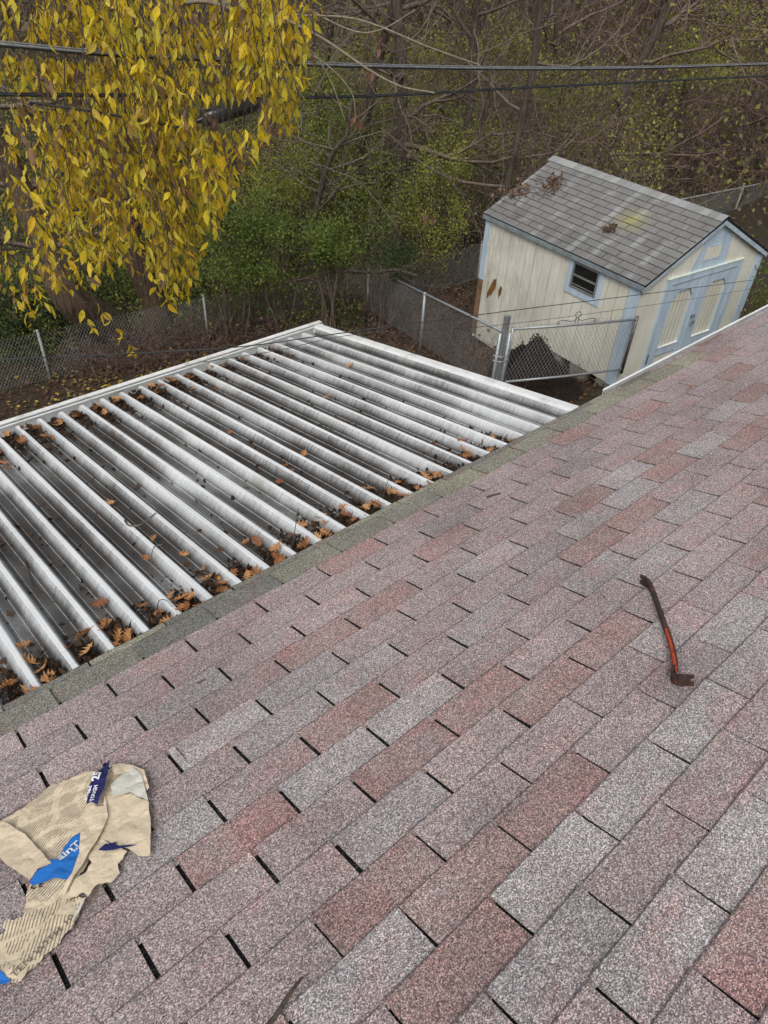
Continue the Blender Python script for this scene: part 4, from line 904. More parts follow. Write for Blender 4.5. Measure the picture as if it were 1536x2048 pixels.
# the sparse sprays low on the left
for (x, y, d, dirx) in ((20, 430, 5.3, .4), (60, 500, 5.0, .3), (35, 520, 5.2, -.2), (110, 440, 5.6, .3), (190, 430, 6, .1), (330, 440, 6.3, .1), (360, 480, 6.4, -.1), (250, 430, 6, .1), (20, 560, 5.4, .1), (120, 600, 6, .2), (190, 660, 6.2, .1), (400, 300, 6.4, .2), (540, 180, 6.6, .2), (570, 150, 6.6, 0)):
    p = np.array(at_dist(x, y-30, d)); tp, trd = curvy(p+np.array((0, 0, .25)), (RIGHT.x*dirx, RIGHT.y*dirx, -.8), .62, .005, 9, .13, .1, rs); twl.append((tp, trd))
    for m_ in range(2, 9):
        for z in range(2):
            if rs.random() < .2: continue
            LP.append(tp[m_]); LD.append((rs.gauss(0, .6), rs.gauss(0, .6), -.8))
def clear_view(p):
    x, y, z = to_px(p)
    if 395 < x < 522 and 192 < y < 256: return z > 8.6
    if x < 395 and y > 240 and rs.random() < .12: return False
    if z < 6.9 and (abs(y-(88+x*.085 if x < 420 else 122)) < 16 or abs(y-193) < 14) and (x < 200 or rs.random() < .45): return False
    return True
kp = [i for i in range(len(LP)) if clear_view(LP[i])]
LP = np.array([LP[i] for i in kp]); LD = np.array([LD[i] for i in kp]); n = len(LP)
X = LD/np.linalg.norm(LD, axis=1)[:, None]; Yv = RS.normal(size=(n, 3)); Yv -= X*(X*Yv).sum(1)[:, None]; Yv /= np.linalg.norm(Yv, axis=1)[:, None]
RM = np.stack([X, Yv, np.cross(X, Yv)], -1); SZ = RS.uniform(.058, .118, n)
near = np.argsort([(p-np.array(CAM)).dot(np.array(FWD))*(1 if -20 < to_px(p)[0] < 1556 and -20 < to_px(p)[1] < 700 else 9) for p in LP])
LM = [mesh_py('leaf', [(x, y*s*math.cos(tw*x)-z*math.sin(tw*x), z+y*s*math.sin(tw*x)-c*x*x) for x, y, z in LT], LF) for s, c, tw in ((1, .05, .3), (.8, .25, -.6), (1.12, -.15, .4), (.7, .35, .9))]
for me in LM: me.materials.append(MAT['yellow_leaf'])
for i in near[:300]:
    o = bpy.data.objects.new('leaf', LM[i % 4]); COL.objects.link(o); mt = Matrix(RM[i].tolist()).to_4x4(); mt = Matrix.Translation(Vector(LP[i])) @ mt @ Matrix.Scale(SZ[i], 4)
    o.parent = ytree; o.matrix_parent_inverse = Matrix.Translation(-ytree.location); o.matrix_basis = mt
rest = near[300:]
def curled(s, c, tw): return np.array([(x, y*s*math.cos(tw*x)-z*math.sin(tw*x), z+y*s*math.sin(tw*x)-c*x*x) for x, y, z in LT])
for q_, (s_, c_, tw_) in enumerate(((1, .0, .3), (.75, .22, -.7), (1.15, -.2, .5), (.6, .35, 1.1), (.9, .1, -.3))):
    rq = rest[q_::5]; o = mobj('foliage', leaf_mesh('foliage', LP[rq], SZ[rq], RM[rq], curled(s_, c_, tw_), LF), MAT['yellow_leaf'], ytree); o['kind'] = 'stuff'
tubes('twigs', twl, 4, MAT['bark'], ytree)
lim = []
for (x, d, y) in ((60, 6.4, -330), (260, 6.2, -360), (430, 6.8, -340), (600, 7.4, -350), (150, 8.2, -320), (-60, 7, -350)):
    e = at_dist(x, y, d); s = Vector(tr[-1]); mid = s.lerp(e, .5)+Vector((0, 0, 1.1)); tubes('limb', [(np.array([tuple(q) for q in spl([s, mid, e, e+(e-mid)*.2+Vector((0, 0, .05))], 18)]), np.linspace(.1, .008, 19))], 7, MAT['bark_brown'], ytree)
# pale drooping branch across the top centre
pb = []
for px_, d, r in (([(325, 120), (340, 50), (352, 14), (400, 2), (450, 14), (520, 48), (562, 88), (588, 125), (598, 165), (600, 210)], 6.6, .013), ([(440, 4), (540, 28), (640, 74), (735, 138), (800, 172), (870, 186)], 6.8, .010), ([(450, 8), (440, 60), (446, 85), (466, 96)], 6.5, .006), ([(430, -60), (470, 0), (520, 60), (500, 70), (560, 80)], 6.7, .009), ([(540, 50), (620, 100), (660, 160), (690, 240)], 6.9, .006), ([(480, 20), (600, 30), (720, 40), (860, 95), (960, 130)], 7.4, .008), ([(600, 10), (700, 60), (760, 60), (830, 20)], 7.6, .007), ([(560, 90), (640, 120), (700, 180), (712, 235)], 6.8, .005)):
    S = spl([at_dist(x, y, d) for x, y in px_], 30); pb.append((np.array([tuple(q) for q in S]), np.linspace(r*1.5, r*.6, len(S))))
tubes('pale_branch', pb, 6, MAT['twig_pale'], ytree)
dl = []; dd_ = []
for x, y, d in ((762, 75, 7.4), (758, 90, 7.4), (712, 215, 6.9), (712, 235, 6.9), (718, 240, 6.9), (742, 145, 6.9), (480, 80, 6.6), (422, 230, 6.3), (425, 130, 6.2), (300, 260, 5.8), (150, 140, 5.6), (90, 160, 5.5), (475, 378, 7), (855, 430, 9), (862, 440, 9), (540, 250, 6.8), (60, 300, 5.4)):
    for k in range(4): dl.append(np.array(at_dist(x+random.gauss(0, 5), y+random.gauss(0, 8), d))); dd_.append((random.gauss(0, .4), random.gauss(0, .4), -1))
dl = np.array(dl); X = np.array(dd_); X /= np.linalg.norm(X, axis=1)[:, None]; Yv = RS.normal(size=X.shape); Yv -= X*(X*Yv).sum(1)[:, None]; Yv /= np.linalg.norm(Yv, axis=1)[:, None]
o = mobj('dead_leaves', leaf_mesh('dead_leaves', dl, RS.uniform(.06, .115, len(dl)), np.stack([X, Yv, np.cross(X, Yv)], -1), LT, LF), MAT['dead_leaf'], ytree); o['kind'] = 'stuff'
# leaning trunk at the left
ltree = thing('leaning_tree', 'broad reddish brown trunk leaning left behind the back fence', 'tree', az_pt(180, 14.6))
tr2 = [ltree.location-Vector((0, 0, .4)), ltree.location+Vector((0, 0, .1)), at_dist(140, 600, 15), at_dist(95, 500, 15.2), at_dist(40, 380, 15.6), at_dist(-40, 220, 16), at_dist(-160, 0, 16.5)]
ridged_trunk([tuple(q) for q in tr2], [.55, .42, .28, .24, .22, .2, .16], MAT['bark_brown'], ltree)
out = []; rs = random.Random(9)
for q in tr2[3:]:
    for k in range(4): a = rs.uniform(0, 6.3); grow(np.array(q), (math.cos(a), math.sin(a), .3), 2.4, .05, 2, out, rs)
o = tubes('crown', [(p, r_) for p, r_, _ in out], 4, MAT['twig'], ltree, False); o['kind'] = 'stuff'
# ================================================================== LEAVES AND TWIGS ON THE PATIO COVER
MAT['oak'] = foliage('oak_leaf', [(.46, .21, .08), (.54, .28, .12), (.33, .13, .05), (.58, .33, .15), (.25, .10, .045), (.48, .24, .09)], .2, .75)
OK_ = [(0, 0, .01), (.16, .15, .014), (.25, .21, .07), (.31, .37, .25), (.36, .35, .07), (.47, .57, .36), (.54, .53, .08), (.64, .79, .29), (.72, .72, .07), (.84, .93, .15), (.9, .9, .04), (1, 1, .0)]
def oak_mesh(curl, fold, sk, sd):
    rs = random.Random(sd); V = []; F = []
    for tm, te, w in OK_:
        a = rs.uniform(.85, 1.15); c_ = rs.uniform(.85, 1.15)
        V += [(tm-.5, sk*math.sin(tm*3), curl*(tm-.5)**2*2), (te-.5, w*a+sk*math.sin(te*3), curl*(te-.5)**2*2+fold*w+rs.uniform(0, .06)), (te-.5, -w*c_+sk*math.sin(te*3), curl*(te-.5)**2*2+fold*w*.8+rs.uniform(0, .06))]
    for i in range(len(OK_)-1):
        a, b_ = 3*i, 3*i+3; F += [(a, b_, b_+1, a+1), (b_, a, a+2, b_+2)]
    me = mesh_py('oak_leaf', V, F); me.materials.append(MAT['oak']); return me
OAK = [oak_mesh(.25, .35, .03, 1), oak_mesh(-.2, .5, -.05, 2), oak_mesh(.5, .2, .06, 3), oak_mesh(.1, .8, 0, 4), oak_mesh(.6, .7, -.03, 5)]
PNX = Vector((0, PS, 1)).normalized()
ORD = 'first second third fourth fifth sixth seventh eighth ninth tenth eleventh twelfth thirteenth fourteenth fifteenth sixteenth seventeenth eighteenth nineteenth twentieth twenty-first twenty-second twenty-third twenty-fourth twenty-fifth'.split()
def nth(x):
    k = 21-int(math.floor((x-PX0)/PER)); return ORD[k] if 0 <= k < 25 else 'leftmost'
def put_leaf(P, size, rs, label, group, up=PNX, tilt=.35, name='oak_leaf'):
    o = bpy.data.objects.new(name, rs.choice(OAK)); COL.objects.link(o)
    q = up.to_track_quat('Z', 'Y').to_matrix().to_4x4() @ Matrix.Rotation(rs.uniform(0, 6.28), 4, 'Z') @ Matrix.Rotation(rs.gauss(0, tilt), 4, 'X') @ Matrix.Rotation(rs.gauss(0, tilt), 4, 'Y')
    o.matrix_basis = Matrix.Translation(P+up*.012) @ q @ Matrix.Scale(size, 4); return tag(o, label, 'leaf', group)
rs = random.Random(21)
def trough(k): return PX0+PER*(k+.5)      # x of the trough right of rib k
E1_ = ('orange brown oak leaf in the debris at the shingle end of a patio cover trough', 'oak leaves along the eave')
E2_ = ('dry brown oak leaf in the debris at the gutter end of a patio cover trough', 'oak leaves along the patio gutter')
E3_ = ('single oak leaf lying loose halfway along a patio cover trough', 'oak leaves scattered on the patio cover')
for x, y in ((310, 1082), (290, 1124), (366, 1114), (200, 1212), (218, 1252), (286, 1216), (362, 1202), (378, 1208), (440, 1156), (420, 1162), (412, 1140), (52, 1292), (88, 1342), (172, 1272), (212, 1258), (255, 1272), (512, 1086), (490, 1092), (600, 1052), (642, 1040), (652, 1048), (735, 982), (772, 986), (800, 970), (690, 1018), (930, 906), (926, 888), (862, 950), (850, 958), (545, 1116), (470, 1150), (345, 1195), (320, 1232), (140, 1300), (60, 1330), (985, 880)):
    P = px_patio(x, y, -.022); put_leaf(P, rs.uniform(.062, .09), rs, 'orange oak leaf at the shingle end of the %s trough from the right' % nth(P.x), E1_[1])
for k in range(-1, 19):
    for j in range(rs.choice((2, 3, 4)) if k < 15 else 1):
        yy = .03+abs(rs.gauss(0, .07)); put_leaf(Vector((trough(k)+rs.gauss(0, .025), yy, ptop(yy)-RIBH+.026+.008*j)), rs.uniform(.055, .085), rs, 'curled brown leaf heaped at the shingle end of the %s trough from the right' % nth(trough(k)), 'curled leaves along the eave')
for k in range(-3, 19):
    for j in range(rs.choice((2, 3, 4, 2)) if k < 14 else 1):
        yy = Y1-.03-abs(rs.gauss(0, .13)); put_leaf(Vector((trough(k)+rs.gauss(0, .022), yy, ptop(yy)-RIBH+.012+.012*j)), rs.uniform(.06, .095), rs, 'brown oak leaf at the gutter end of the %s trough from the right' % nth(trough(k)), E2_[1])
for x, y in ((458, 868), (560, 966), (572, 936), (587, 944), (607, 912), (12, 930), (18, 940), (90, 905), (220, 1010), (105, 880), (230, 870), (355, 820), (430, 780), (650, 800), (700, 735)):
    P = px_patio(x, y, -.03); put_leaf(P, rs.uniform(.055, .085), rs, 'oak leaf lying loose halfway along the %s trough from the right' % nth(P.x), E3_[1])
# uncountable dark mulch in the troughs
P = []
for k in range(-6, 19):
    a = 1.0 if k < 14 else .35
    for j in range(int(260*a)):
        yy = .02+abs(rs.gauss(0, .12)); h = max(0, .028*(1-yy/.3)); P.append((trough(k)+rs.gauss(0, .02), yy, ptop(yy)-RIBH+.004+rs.uniform(0, h+.004)))
    for j in range(int(170*a)):
        yy = Y1-.02-abs(rs.gauss(0, .17)); P.append((trough(k)+rs.gauss(0, .02), yy, ptop(yy)-RIBH+.004+rs.uniform(0, .018)))
    for j in range(30):
        yy = rs.uniform(.1, Y1); P.append((trough(k)+rs.gauss(0, .02), yy, ptop(yy)-RIBH+.004))
n = len(P); o = mobj('leaf_mulch', leaf_mesh('leaf_mulch', P, RS.uniform(.012, .042, n)), MAT['mulch']); tag(o, 'dark rotted leaf mulch and bits in the troughs of the patio cover', 'mulch', kind='stuff')
lines = []
for k in range(-6, 19):
    for j in range(16):
        yy = rs.choice((.03+abs(rs.gauss(0, .12)), Y1-.03-abs(rs.gauss(0, .2)), rs.uniform(.1, Y1))); p = np.array((trough(k)+rs.gauss(0, .015), yy, ptop(yy)-RIBH+.008)); a = rs.uniform(0, 6.28)
        pts, rad = curvy(p, (math.cos(a)*.5, math.sin(a), .03), rs.uniform(.05, .2), rs.uniform(.0012, .0024), 6, .22, .0, rs)
        pts[:, 0] = np.clip(pts[:, 0], trough(k)-.045, trough(k)+.045)
        for q in pts: q[2] = max(q[2]*.2+(ptop(q[1])-RIBH+.008)*.8, ptop(q[1])-RIBH+.004)
        lines.append((pts, rad))
o = tubes('twig_litter', lines, 3, MAT['twig'], None, False); tag(o, 'thin dark twig litter strewn along the patio cover troughs', 'twigs', kind='stuff')
def twig_on(pxs, label, r, mat, off=.004, name='fallen_twig', fn=None):
    fn = fn or (lambda x, y: px_patio(x, y, off)); S = spl([fn(*p[:2])+Vector((0, 0, p[2] if len(p) > 2 else 0)) for p in pxs], 24); mb = MB(); mb.tube(S, [r*(1-.5*i/len(S)) for i in range(len(S))], 6)
    o = mb.build(name, MAT[mat], None, True); return tag(o, label, 'twig')
twig_on([(250, 1040), (256, 1050), (270, 1052), (284, 1048), (296, 1038), (312, 1026)], 'gnarled bent twig lying across a rib of the patio cover', .006, 'twig')
twig_on([(325, 1092, .01), (310, 1100, .02), (303, 1118, .01), (302, 1138)], 'grey curved twig arching over a rib near the shingle edge', .0032, 'twig')
twig_on([(313, 1228), (320, 1212, .03), (334, 1210, .03), (346, 1214)], 'small dark hooked twig on a rib above the eave', .0024, 'bark')
twig_on([(585, 1092), (592, 1070, .06), (598, 1048, .1)], 'dark twig standing up out of the debris by the eave', .0026, 'bark')
twig_on([(50, 1120), (58, 1150), (70, 1175), (95, 1195), (110, 1205)], 'long dark root like twig in the left trough', .0035, 'bark', -.035)
twig_on([(180, 960), (200, 985), (232, 1010), (250, 1030)], 'clump of dark wet twigs in the middle of a trough', .005, 'bark', -.036)
twig_on([(765, 1000, .02), (775, 975, .05), (772, 960, .05)], 'bent black twig sticking out of leaves at the eave', .002, 'bark')
roofpt = lambda x, y: roof_pt(*px_roof(x, y), .012)
tag(twig_on([(975, 999), (986, 995), (1001, 991)], 'short dark stick lying on the shingles above the eave', .006, 'bark', fn=roofpt, name='stick'), cat='stick')
tag(twig_on([(530, 2070), (560, 2030), (585, 1990), (608, 1962)], 'thin dark stick at the bottom edge of the roof view', .0055, 'bark', fn=roofpt, name='stick'), cat='stick')
tag(twig_on([(355, 1502), (366, 1515), (376, 1530)], 'tiny curved brown stem beside a shingle slot left of centre', .0022, 'twig_red', fn=roofpt, name='stem'), cat='stem')
tag(twig_on([(395, 1372), (405, 1368), (413, 1363)], 'small reddish bark chip on the shingles near the eave', .0045, 'twig_red', fn=roofpt, name='bark_chip'), cat='bark chip')
put_leaf(roof_pt(*px_roof(1382, 782), .01), .05, rs, 'small pale yellow dry leaf on the shingles at the far right', None, RN, .1, 'dry_leaf')
# leaf clumps on the shed roof
SLN = Vector((-.763, 0, 1.587)).normalized(); SLNw = SB*SLN.x+Vector((0, 0, SLN.z)); SRP = SO+SB*(SW/2)+Vector((0, 0, SR+.02))
def px_shedroof(x, y): return on_plane(x, y, SRP, SLNw)
for x, y, lab, nn, sp in ((1036, 386, 'clump of brown leaves with a stick near the rear edge of the shed roof', 70, .13), (1104, 372, 'pale brown leaf clump below the ridge of the shed roof', 80, .1), (1222, 463, 'little heap of tan leaves in the middle of the shed roof', 30, .05)):
    p = px_shedroof(x, y); t = thing('leaf_clump', lab, 'leaves', p); Q = np.array(p)+RS.normal(size=(nn, 3))*sp; 
    Q = np.array([np.array(q)-np.array(SLNw)*((Vector(q)-p).dot(SLNw)) + np.array(SLNw)*RS.uniform(.01, .06) for q in Q])
    o = mobj('leaves', leaf_mesh('leaves', Q, RS.uniform(.05, .1, nn)), MAT['dead_leaf'] if x < 1200 else MAT['withered'], t); o['kind'] = 'stuff'
    if x == 1036:
        mb = MB(); mb.tube([px_shedroof(1022, 394)+SLNw*.03, px_shedroof(1045, 390)+SLNw*.03, px_shedroof(1060, 386)+SLNw*.03], .014, 6); mb.build('stick', MAT['twig_red'], t)
lines = []
for k in range(60): lines.append(curvy(px_shedroof(rs.uniform(1070, 1135), rs.uniform(358, 398))+SLNw*.02, (rs.gauss(0, 1), rs.gauss(0, 1), 0), rs.uniform(.1, .3), .004, 5, .3))
o = tubes('roof_twigs', lines, 3, MAT['twig'], None); tag(o, 'mat of fine dark twigs lying below the shed ridge', 'twigs', kind='stuff')
# ================================================================== PRY BAR
bar = thing('pry_bar', 'black flat pry bar with worn orange paint lying on its edge on the shingles', 'pry bar', roof_pt(*px_roof(1345, 1360), .008))
m, nt, b = newmat('rusty_black_steel'); w1 = noise_n(nt, obj_co(nt), 38, 5, .7); setc(nt, b, ramp(nt, w1, [(.4, (.03, .024, .022)), (.55, (.05, .03, .024)), (.68, (.14, .045, .03))])); b.inputs['Roughness'].default_value = .6; MAT['iron'] = m
m, nt, b = newmat('worn_orange_paint'); pos = obj_co(nt); w1 = noise_n(nt, pos, 45, 5, .7)
setc(nt, b, ramp(nt, w1, [(.36, (.10, .03, .02)), (.46, (.42, .055, .02)), (.56, (.5, .07, .025)), (.66, (.14, .04, .025))])); b.inputs['Roughness'].default_value = .5; MAT['orange'] = m
def edge_strip(name, pxs, h0, h1, th, mat, base=.009):
    S = [px_roof(*p) for p in pxs]; S = [Vector((u, r, 0)) for u, r in spl([(u, r, 0) for u, r in S], 6*len(pxs)) for u, r in [(u, r)]] if False else [Vector((q.x, q.y, 0)) for q in spl([(u, r, 0) for u, r in S], 5*(len(pxs)-1))]
    mb = MB(); n = len(S); V = []
    for i, q in enumerate(S):
        d = (S[min(i+1, n-1)]-S[max(i-1, 0)]).normalized(); nn = Vector((-d.y, d.x, 0)); t = i/(n-1)
        hh0 = h0[0]*(1-t)+h0[1]*t; hh1 = h1[0]*(1-t)+h1[1]*t; w = (th[0]*(1-t)+th[1]*t)/2
        for s, hz in ((-1, hh0), (1, hh0), (1, hh1), (-1, hh1)): p = q+nn*w*s; V.append(roof_pt(p.x, p.y, base+hz))
    F = [(0, 1, 2, 3), (4*n-1, 4*n-2, 4*n-3, 4*n-4)]
    for i in range(n-1):
        for j in range(4): F.append((4*i+j, 4*i+4+j, 4*i+4+(j+1) % 4, 4*i+(j+1) % 4))
    mb.add(V, F); return mb.build(name, mat, bar)
edge_strip('shaft', [(1304, 1191), (1312, 1212), (1323, 1244), (1333, 1274)], (.004, .002), (.026, .027), (.012, .011), MAT['iron'])
edge_strip('painted_shaft', [(1333, 1274.5), (1341, 1300), (1347, 1328), (1350, 1350)], (.002, .0), (.026, .03), (.010, .0095), MAT['orange'])
edge_strip('shaft_edge', [(1336, 1273), (1344, 1299), (1351, 1327), (1354.5, 1349)], (.002, .0), (.029, .032), (.004, .004), MAT['iron'])
edge_strip('heel', [(1349, 1350.5), (1345, 1361), (1346, 1370), (1356, 1374)], (0, -.001), (.03, .036), (.0095, .009), MAT['iron'])
edge_strip('painted_heel', [(1353.5, 1351), (1351, 1360), (1352, 1366)], (.004, .004), (.032, .036), (.003, .003), MAT['orange'])
edge_strip('foot', [(1356.4, 1374.2), (1366, 1375), (1376, 1375)], (-.001, -.001), (.036, .036), (.009, .007), MAT['iron'])
edge_strip('foot_prong', [(1376.3, 1375), (1388, 1375)], (-.001, -.001), (.016, .010), (.007, .004), MAT['iron']); edge_strip('foot_prong', [(1376.3, 1375), (1388, 1375)], (.020, .026), (.036, .035), (.007, .004), MAT['iron'])
edge_strip('claw', [(1303.6, 1190), (1299, 1182), (1291, 1176)], (.004, .001), (.026, .036), (.012, .009), MAT['iron'])
edge_strip('claw_prong', [(1290.6, 1175.8), (1281, 1171)], (.001, .0), (.0175, .0155), (.009, .003), MAT['iron']); edge_strip('claw_prong', [(1290.6, 1175.8), (1281, 1170.5)], (.020, .022), (.036, .037), (.009, .003), MAT['iron'])
# ================================================================== TORN SHINGLE WRAPPER
wrap = thing('torn_wrapper', 'crumpled torn tan paper wrapper with blue print lying on the shingles at the left', 'wrapper', roof_pt(*px_roof(150, 1730), .01))
def paper_mat(name, col, lines_=None, ink=(.09, .075, .06)):
    m, nt, b = newmat(name); pos = obj_co(nt); cr = noise_n(nt, pos, 28, 4, .6); sp = noise_n(nt, pos, 240, 2)
    c_ = ramp(nt, cr, [(.3, [v*.86 for v in col]), (.6, col), (.8, [min(1, v*1.06) for v in col])])
    c_ = mix(nt, ramp(nt, sp, [(.7, 0), (.74, .8)]), c_, (.12, .08, .05))
    if lines_:
        ang, pitch, thr = lines_
        mp = mapping(nt, pos, (1, 1, 1), (0, 0, ang)); sp_ = nd(nt, 'ShaderNodeSeparateXYZ'); nt.links.new(mp, sp_.inputs[0])
        pp = math_n(nt, 'PINGPONG', sp_.outputs[1], pitch/2); ln = math_n(nt, 'LESS_THAN', pp, pitch*.19)
        cell = nd(nt, 'ShaderNodeCombineXYZ', X=math_n(nt, 'MULTIPLY', sp_.outputs[0], 170.0), Y=math_n(nt, 'FLOOR', math_n(nt, 'DIVIDE', sp_.outputs[1], pitch)))
        wd = math_n(nt, 'GREATER_THAN', noise_n(nt, cell.outputs[0], 1.0, 2), .40)
        blk = nd(nt, 'ShaderNodeTexVoronoi', {'feature': 'DISTANCE_TO_EDGE', 'distance': 'EUCLIDEAN'}, Scale=1.0); nt.links.new(mapping(nt, pos, (9, 14, 1), (0, 0, ang)), blk.inputs['Vector'])
        bm = math_n(nt, 'GREATER_THAN', blk.outputs['Distance'], thr)
        f = math_n(nt, 'MULTIPLY', math_n(nt, 'MULTIPLY', math_n(nt, 'MULTIPLY', ln, wd), bm), .75)
        c_ = mix(nt, f, c_, ink)
    setc(nt, b, c_); b.inputs['Roughness'].default_value = .6; bump(nt, b, cr, .5, .006); return m
TAN = (.70, .585, .42)
PM_ = {'plain': paper_mat('tan_paper', TAN), 'print_up': paper_mat('printed_tan_paper', TAN, (-.42, .0075, .09)), 'print_low': paper_mat('printed_strip', TAN, (-1.0, .0085, .05)), 'white': paper_mat('white_paper', (.62, .6, .52)),
       'blue': paper_mat('blue_print', (.02, .17, .55)), 'navy': paper_mat('navy_print', (.018, .02, .11))}
KC = 400/1442
def cpx(c): return px_roof(c[0]*KC, 1480+c[1]*KC)
def crease(u, r):
    v = Vector((u, r, 0)); return .010*mnoise.noise(v*9)+.009*abs(mnoise.noise(v*19+Vector((3, 1, 0))))+.003*abs(mnoise.noise(v*47))
def sheet(name, poly, mat, lift, tilt=None, parent=wrap, fine=.014, jag=0.0):
    """flat torn piece: outline given in photo crop pixels, creased and lifted off the roof"""
    bm = bmesh.new(); rs_ = random.Random(len(poly)*31+int(poly[0][0])); pts = []
    for i, c in enumerate(poly):
        e = poly[(i+1) % len(poly)]; seg = max(1, int(math.hypot(e[0]-c[0], e[1]-c[1])/(26 if jag else 60)))
        for k in range(seg):
            t = k/seg; pts.append((c[0]+(e[0]-c[0])*t+(rs_.uniform(-jag, jag) if k else 0), c[1]+(e[1]-c[1])*t+(rs_.uniform(-jag, jag) if k else 0)))
    vs = [bm.verts.new((*cpx(p), 0)) for p in pts]
    for i in range(len(vs)): bm.edges.new((vs[i], vs[(i+1) % len(vs)]))
    bmesh.ops.triangle_fill(bm, use_beauty=True, use_dissolve=False, edges=bm.edges[:])
    for it in range(4):
        ed = [e for e in bm.edges if e.calc_length() > fine]
        if not ed: break
        bmesh.ops.subdivide_edges(bm, edges=ed, cuts=1, use_grid_fill=False); bmesh.ops.triangulate(bm, faces=[f for f in bm.faces if len(f.verts) > 3])
    for v in bm.verts:
        u, r = v.co.x, v.co.y; z = .014+crease(u, r)+lift
        if tilt: z += tilt(u, r)
        v.co = (u, -r, max(z, .0115+lift*.3))
    bmesh.ops.recalc_face_normals(bm, faces=bm.faces); me = bpy.data.meshes.new(name); bm.to_mesh(me); bm.free()
    me.materials.append(PM_[mat])
    o = bpy.data.objects.new(name, me); COL.objects.link(o); o.matrix_basis = Matrix.Translation(R0) @ Matrix.Rotation(-AL, 4, 'X'); setp(o, parent)
    sd = o.modifiers.new('thickness', 'SOLIDIFY'); sd.thickness = .0007
    return o
sheet('printed_sheet', [(-80, 660), (0, 640), (130, 560), (380, 350), (420, 340), (560, 280), (800, 250), (830, 232), (950, 235), (900, 420), (800, 640), (620, 980), (480, 1190), (330, 1250), (180, 1320), (215, 1130), (240, 1060), (300, 960), (200, 760), (80, 650), (-80, 700)], 'print_up', 0, jag=6)
sheet('lower_strip', [(-80, 1470), (0, 1450), (60, 1400), (20, 1370), (60, 1340), (180, 1310), (330, 1240), (480, 1180), (640, 1170), (560, 1350), (540, 1400), (480, 1440), (430, 1520), (350, 1580), (300, 1640), (170, 1780), (110, 1790), (0, 1670), (-80, 1620)], 'print_low', .002, jag=7)
sheet('blue_corner', [(-80, 1630), (0, 1672), (108, 1785), (0, 1815), (-80, 1825)], 'blue', .004, jag=5)
sheet('right_flap', [(800, 460), (960, 430), (1095, 500), (1112, 700), (1105, 882), (1020, 885), (950, 835), (860, 810), (740, 752), (790, 600)], 'plain', .010, jag=4)
sheet('back_fold', [(830, 235), (900, 212), (990, 240), (1060, 262), (1100, 400), (1085, 420), (1040, 330), (960, 290), (850, 310)], 'plain', .012)
sheet('white_lining', [(830, 390), (985, 250), (1050, 320), (1098, 505), (960, 435), (840, 470)], 'white', .016)
sheet('mid_tongue', [(700, 770), (740, 755), (940, 850), (870, 940), (885, 1000), (825, 1080), (735, 1085), (690, 1130), (660, 1180), (630, 1150), (520, 1190), (490, 1185), (560, 1080), (650, 1000), (690, 940), (660, 900)], 'plain', .008, jag=6)
sheet('blue_panel', [(612, 700), (540, 740), (480, 820), (445, 920), (380, 905), (400, 945), (290, 1000), (240, 1075), (262, 1098), (420, 1050), (545, 1056), (600, 900), (616, 800)], 'blue', .009)
sheet('centre_fold', [(650, 570), (700, 540), (775, 545), (790, 480), (805, 600), (760, 740), (690, 870), (610, 1000), (490, 1195), (470, 1170), (560, 1030), (605, 880), (612, 700)], 'plain', .018)
nv = sheet('navy_strip', [(826, 222), (815, 320), (795, 420), (740, 545), (700, 530), (662, 540), (680, 430), (735, 330)], 'navy', .026)
sheet('navy_scrap', [(742, 862), (790, 815), (868, 800), (868, 835), (960, 820), (1015, 822), (960, 832), (850, 862)], 'navy', .016)
sheet('left_flap', [(-80, 660), (60, 645), (90, 655), (210, 730), (300, 830), (402, 945), (300, 985), (245, 1062), (110, 970), (90, 960), (0, 870), (-80, 840)], 'plain', .011, jag=3)
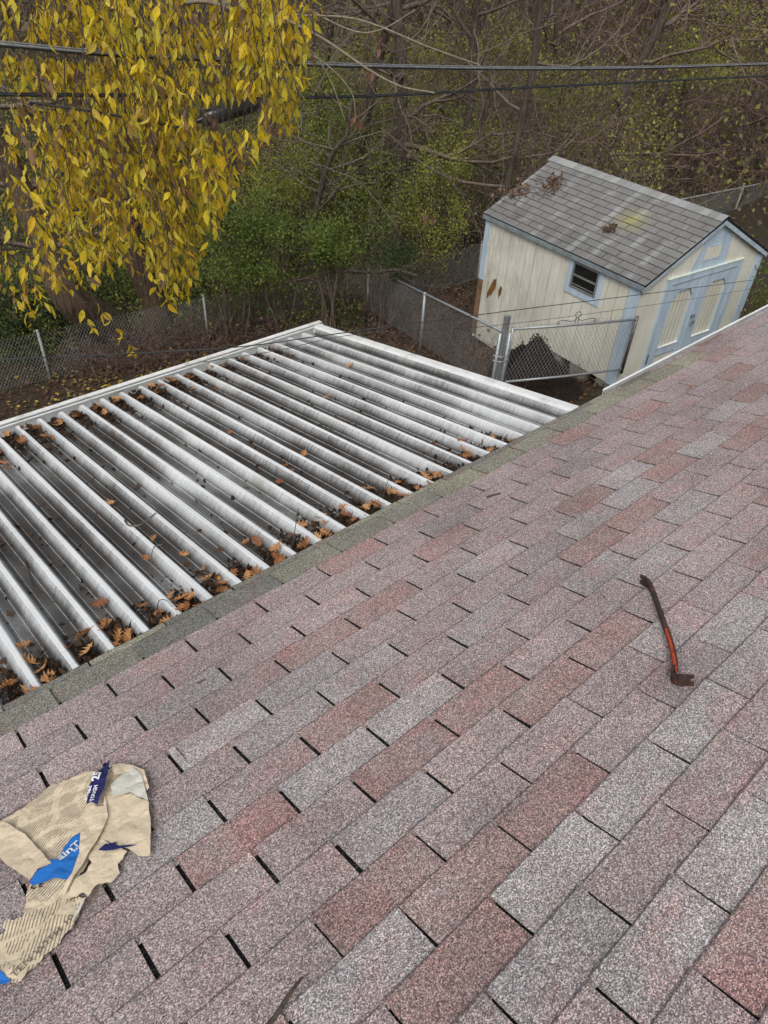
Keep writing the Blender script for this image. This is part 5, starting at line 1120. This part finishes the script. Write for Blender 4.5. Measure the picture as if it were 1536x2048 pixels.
sheet('white_edge', [(640, 1180), (600, 1235), (545, 1345), (560, 1350), (590, 1300), (636, 1200)], 'white', .007)
# lettering printed on the wrapper
MAT['ink_white'] = plain('white_ink', (.72, .74, .78), .6, var=.05); MAT['ink_black'] = plain('black_ink', (.03, .028, .03), .6, var=.1); MAT['ink_line'] = plain('outline_ink', (.16, .13, .1), .7)
def lettering(txt, c0, c1, size, mat, lift, parent=wrap, bold=0.0, name='lettering', shear=0.0):
    """text whose baseline runs from crop pixel c0 towards c1"""
    cu = bpy.data.curves.new(name, 'FONT'); cu.body = txt; cu.size = size; cu.offset = bold; cu.resolution_u = 2; cu.shear = shear
    tmp = bpy.data.objects.new('tmp_text', cu); COL.objects.link(tmp); bpy.context.view_layer.update()
    me = bpy.data.meshes.new_from_object(tmp.evaluated_get(bpy.context.evaluated_depsgraph_get())); bpy.data.objects.remove(tmp)
    a = Vector((*cpx(c0), 0)); b_ = Vector((*cpx(c1), 0)); d = Vector((b_.x-a.x, -(b_.y-a.y), 0)).normalized(); nrm = Vector((-d.y, d.x, 0))
    for v in me.vertices:
        q = Vector((a.x, -a.y, 0))+d*v.co.x+nrm*v.co.y; v.co = (q.x, q.y, .0155+crease(q.x, -q.y)+lift)
    me.materials.clear(); me.materials.append(mat); o = bpy.data.objects.new(name, me); COL.objects.link(o); o.matrix_basis = Matrix.Translation(R0) @ Matrix.Rotation(-AL, 4, 'X'); setp(o, parent); return o
lettering('ainTe', (462, 925), (612, 800), .034, MAT['ink_white'], .0105, bold=.0009)
lettering('SAINT', (560, 862), (610, 830), .011, MAT['ink_white'], .0105, bold=.0003)
lettering('nTeed', (668, 520), (735, 375), .017, MAT['ink_white'], .0285, bold=.0005)
lettering('TOUGH', (716, 532), (762, 385), .015, MAT['ink_white'], .0285, bold=.0006)
lettering('25', (755, 385), (800, 260), .030, MAT['ink_white'], .0285, bold=.0014)
lettering('C E', (238, 1118), (340, 1095), .020, MAT['ink_black'], .004, bold=.0008)
lettering('TEN WITH 10 ARE TEN', (130, 1770), (560, 1330), .026, MAT['ink_line'], .005)
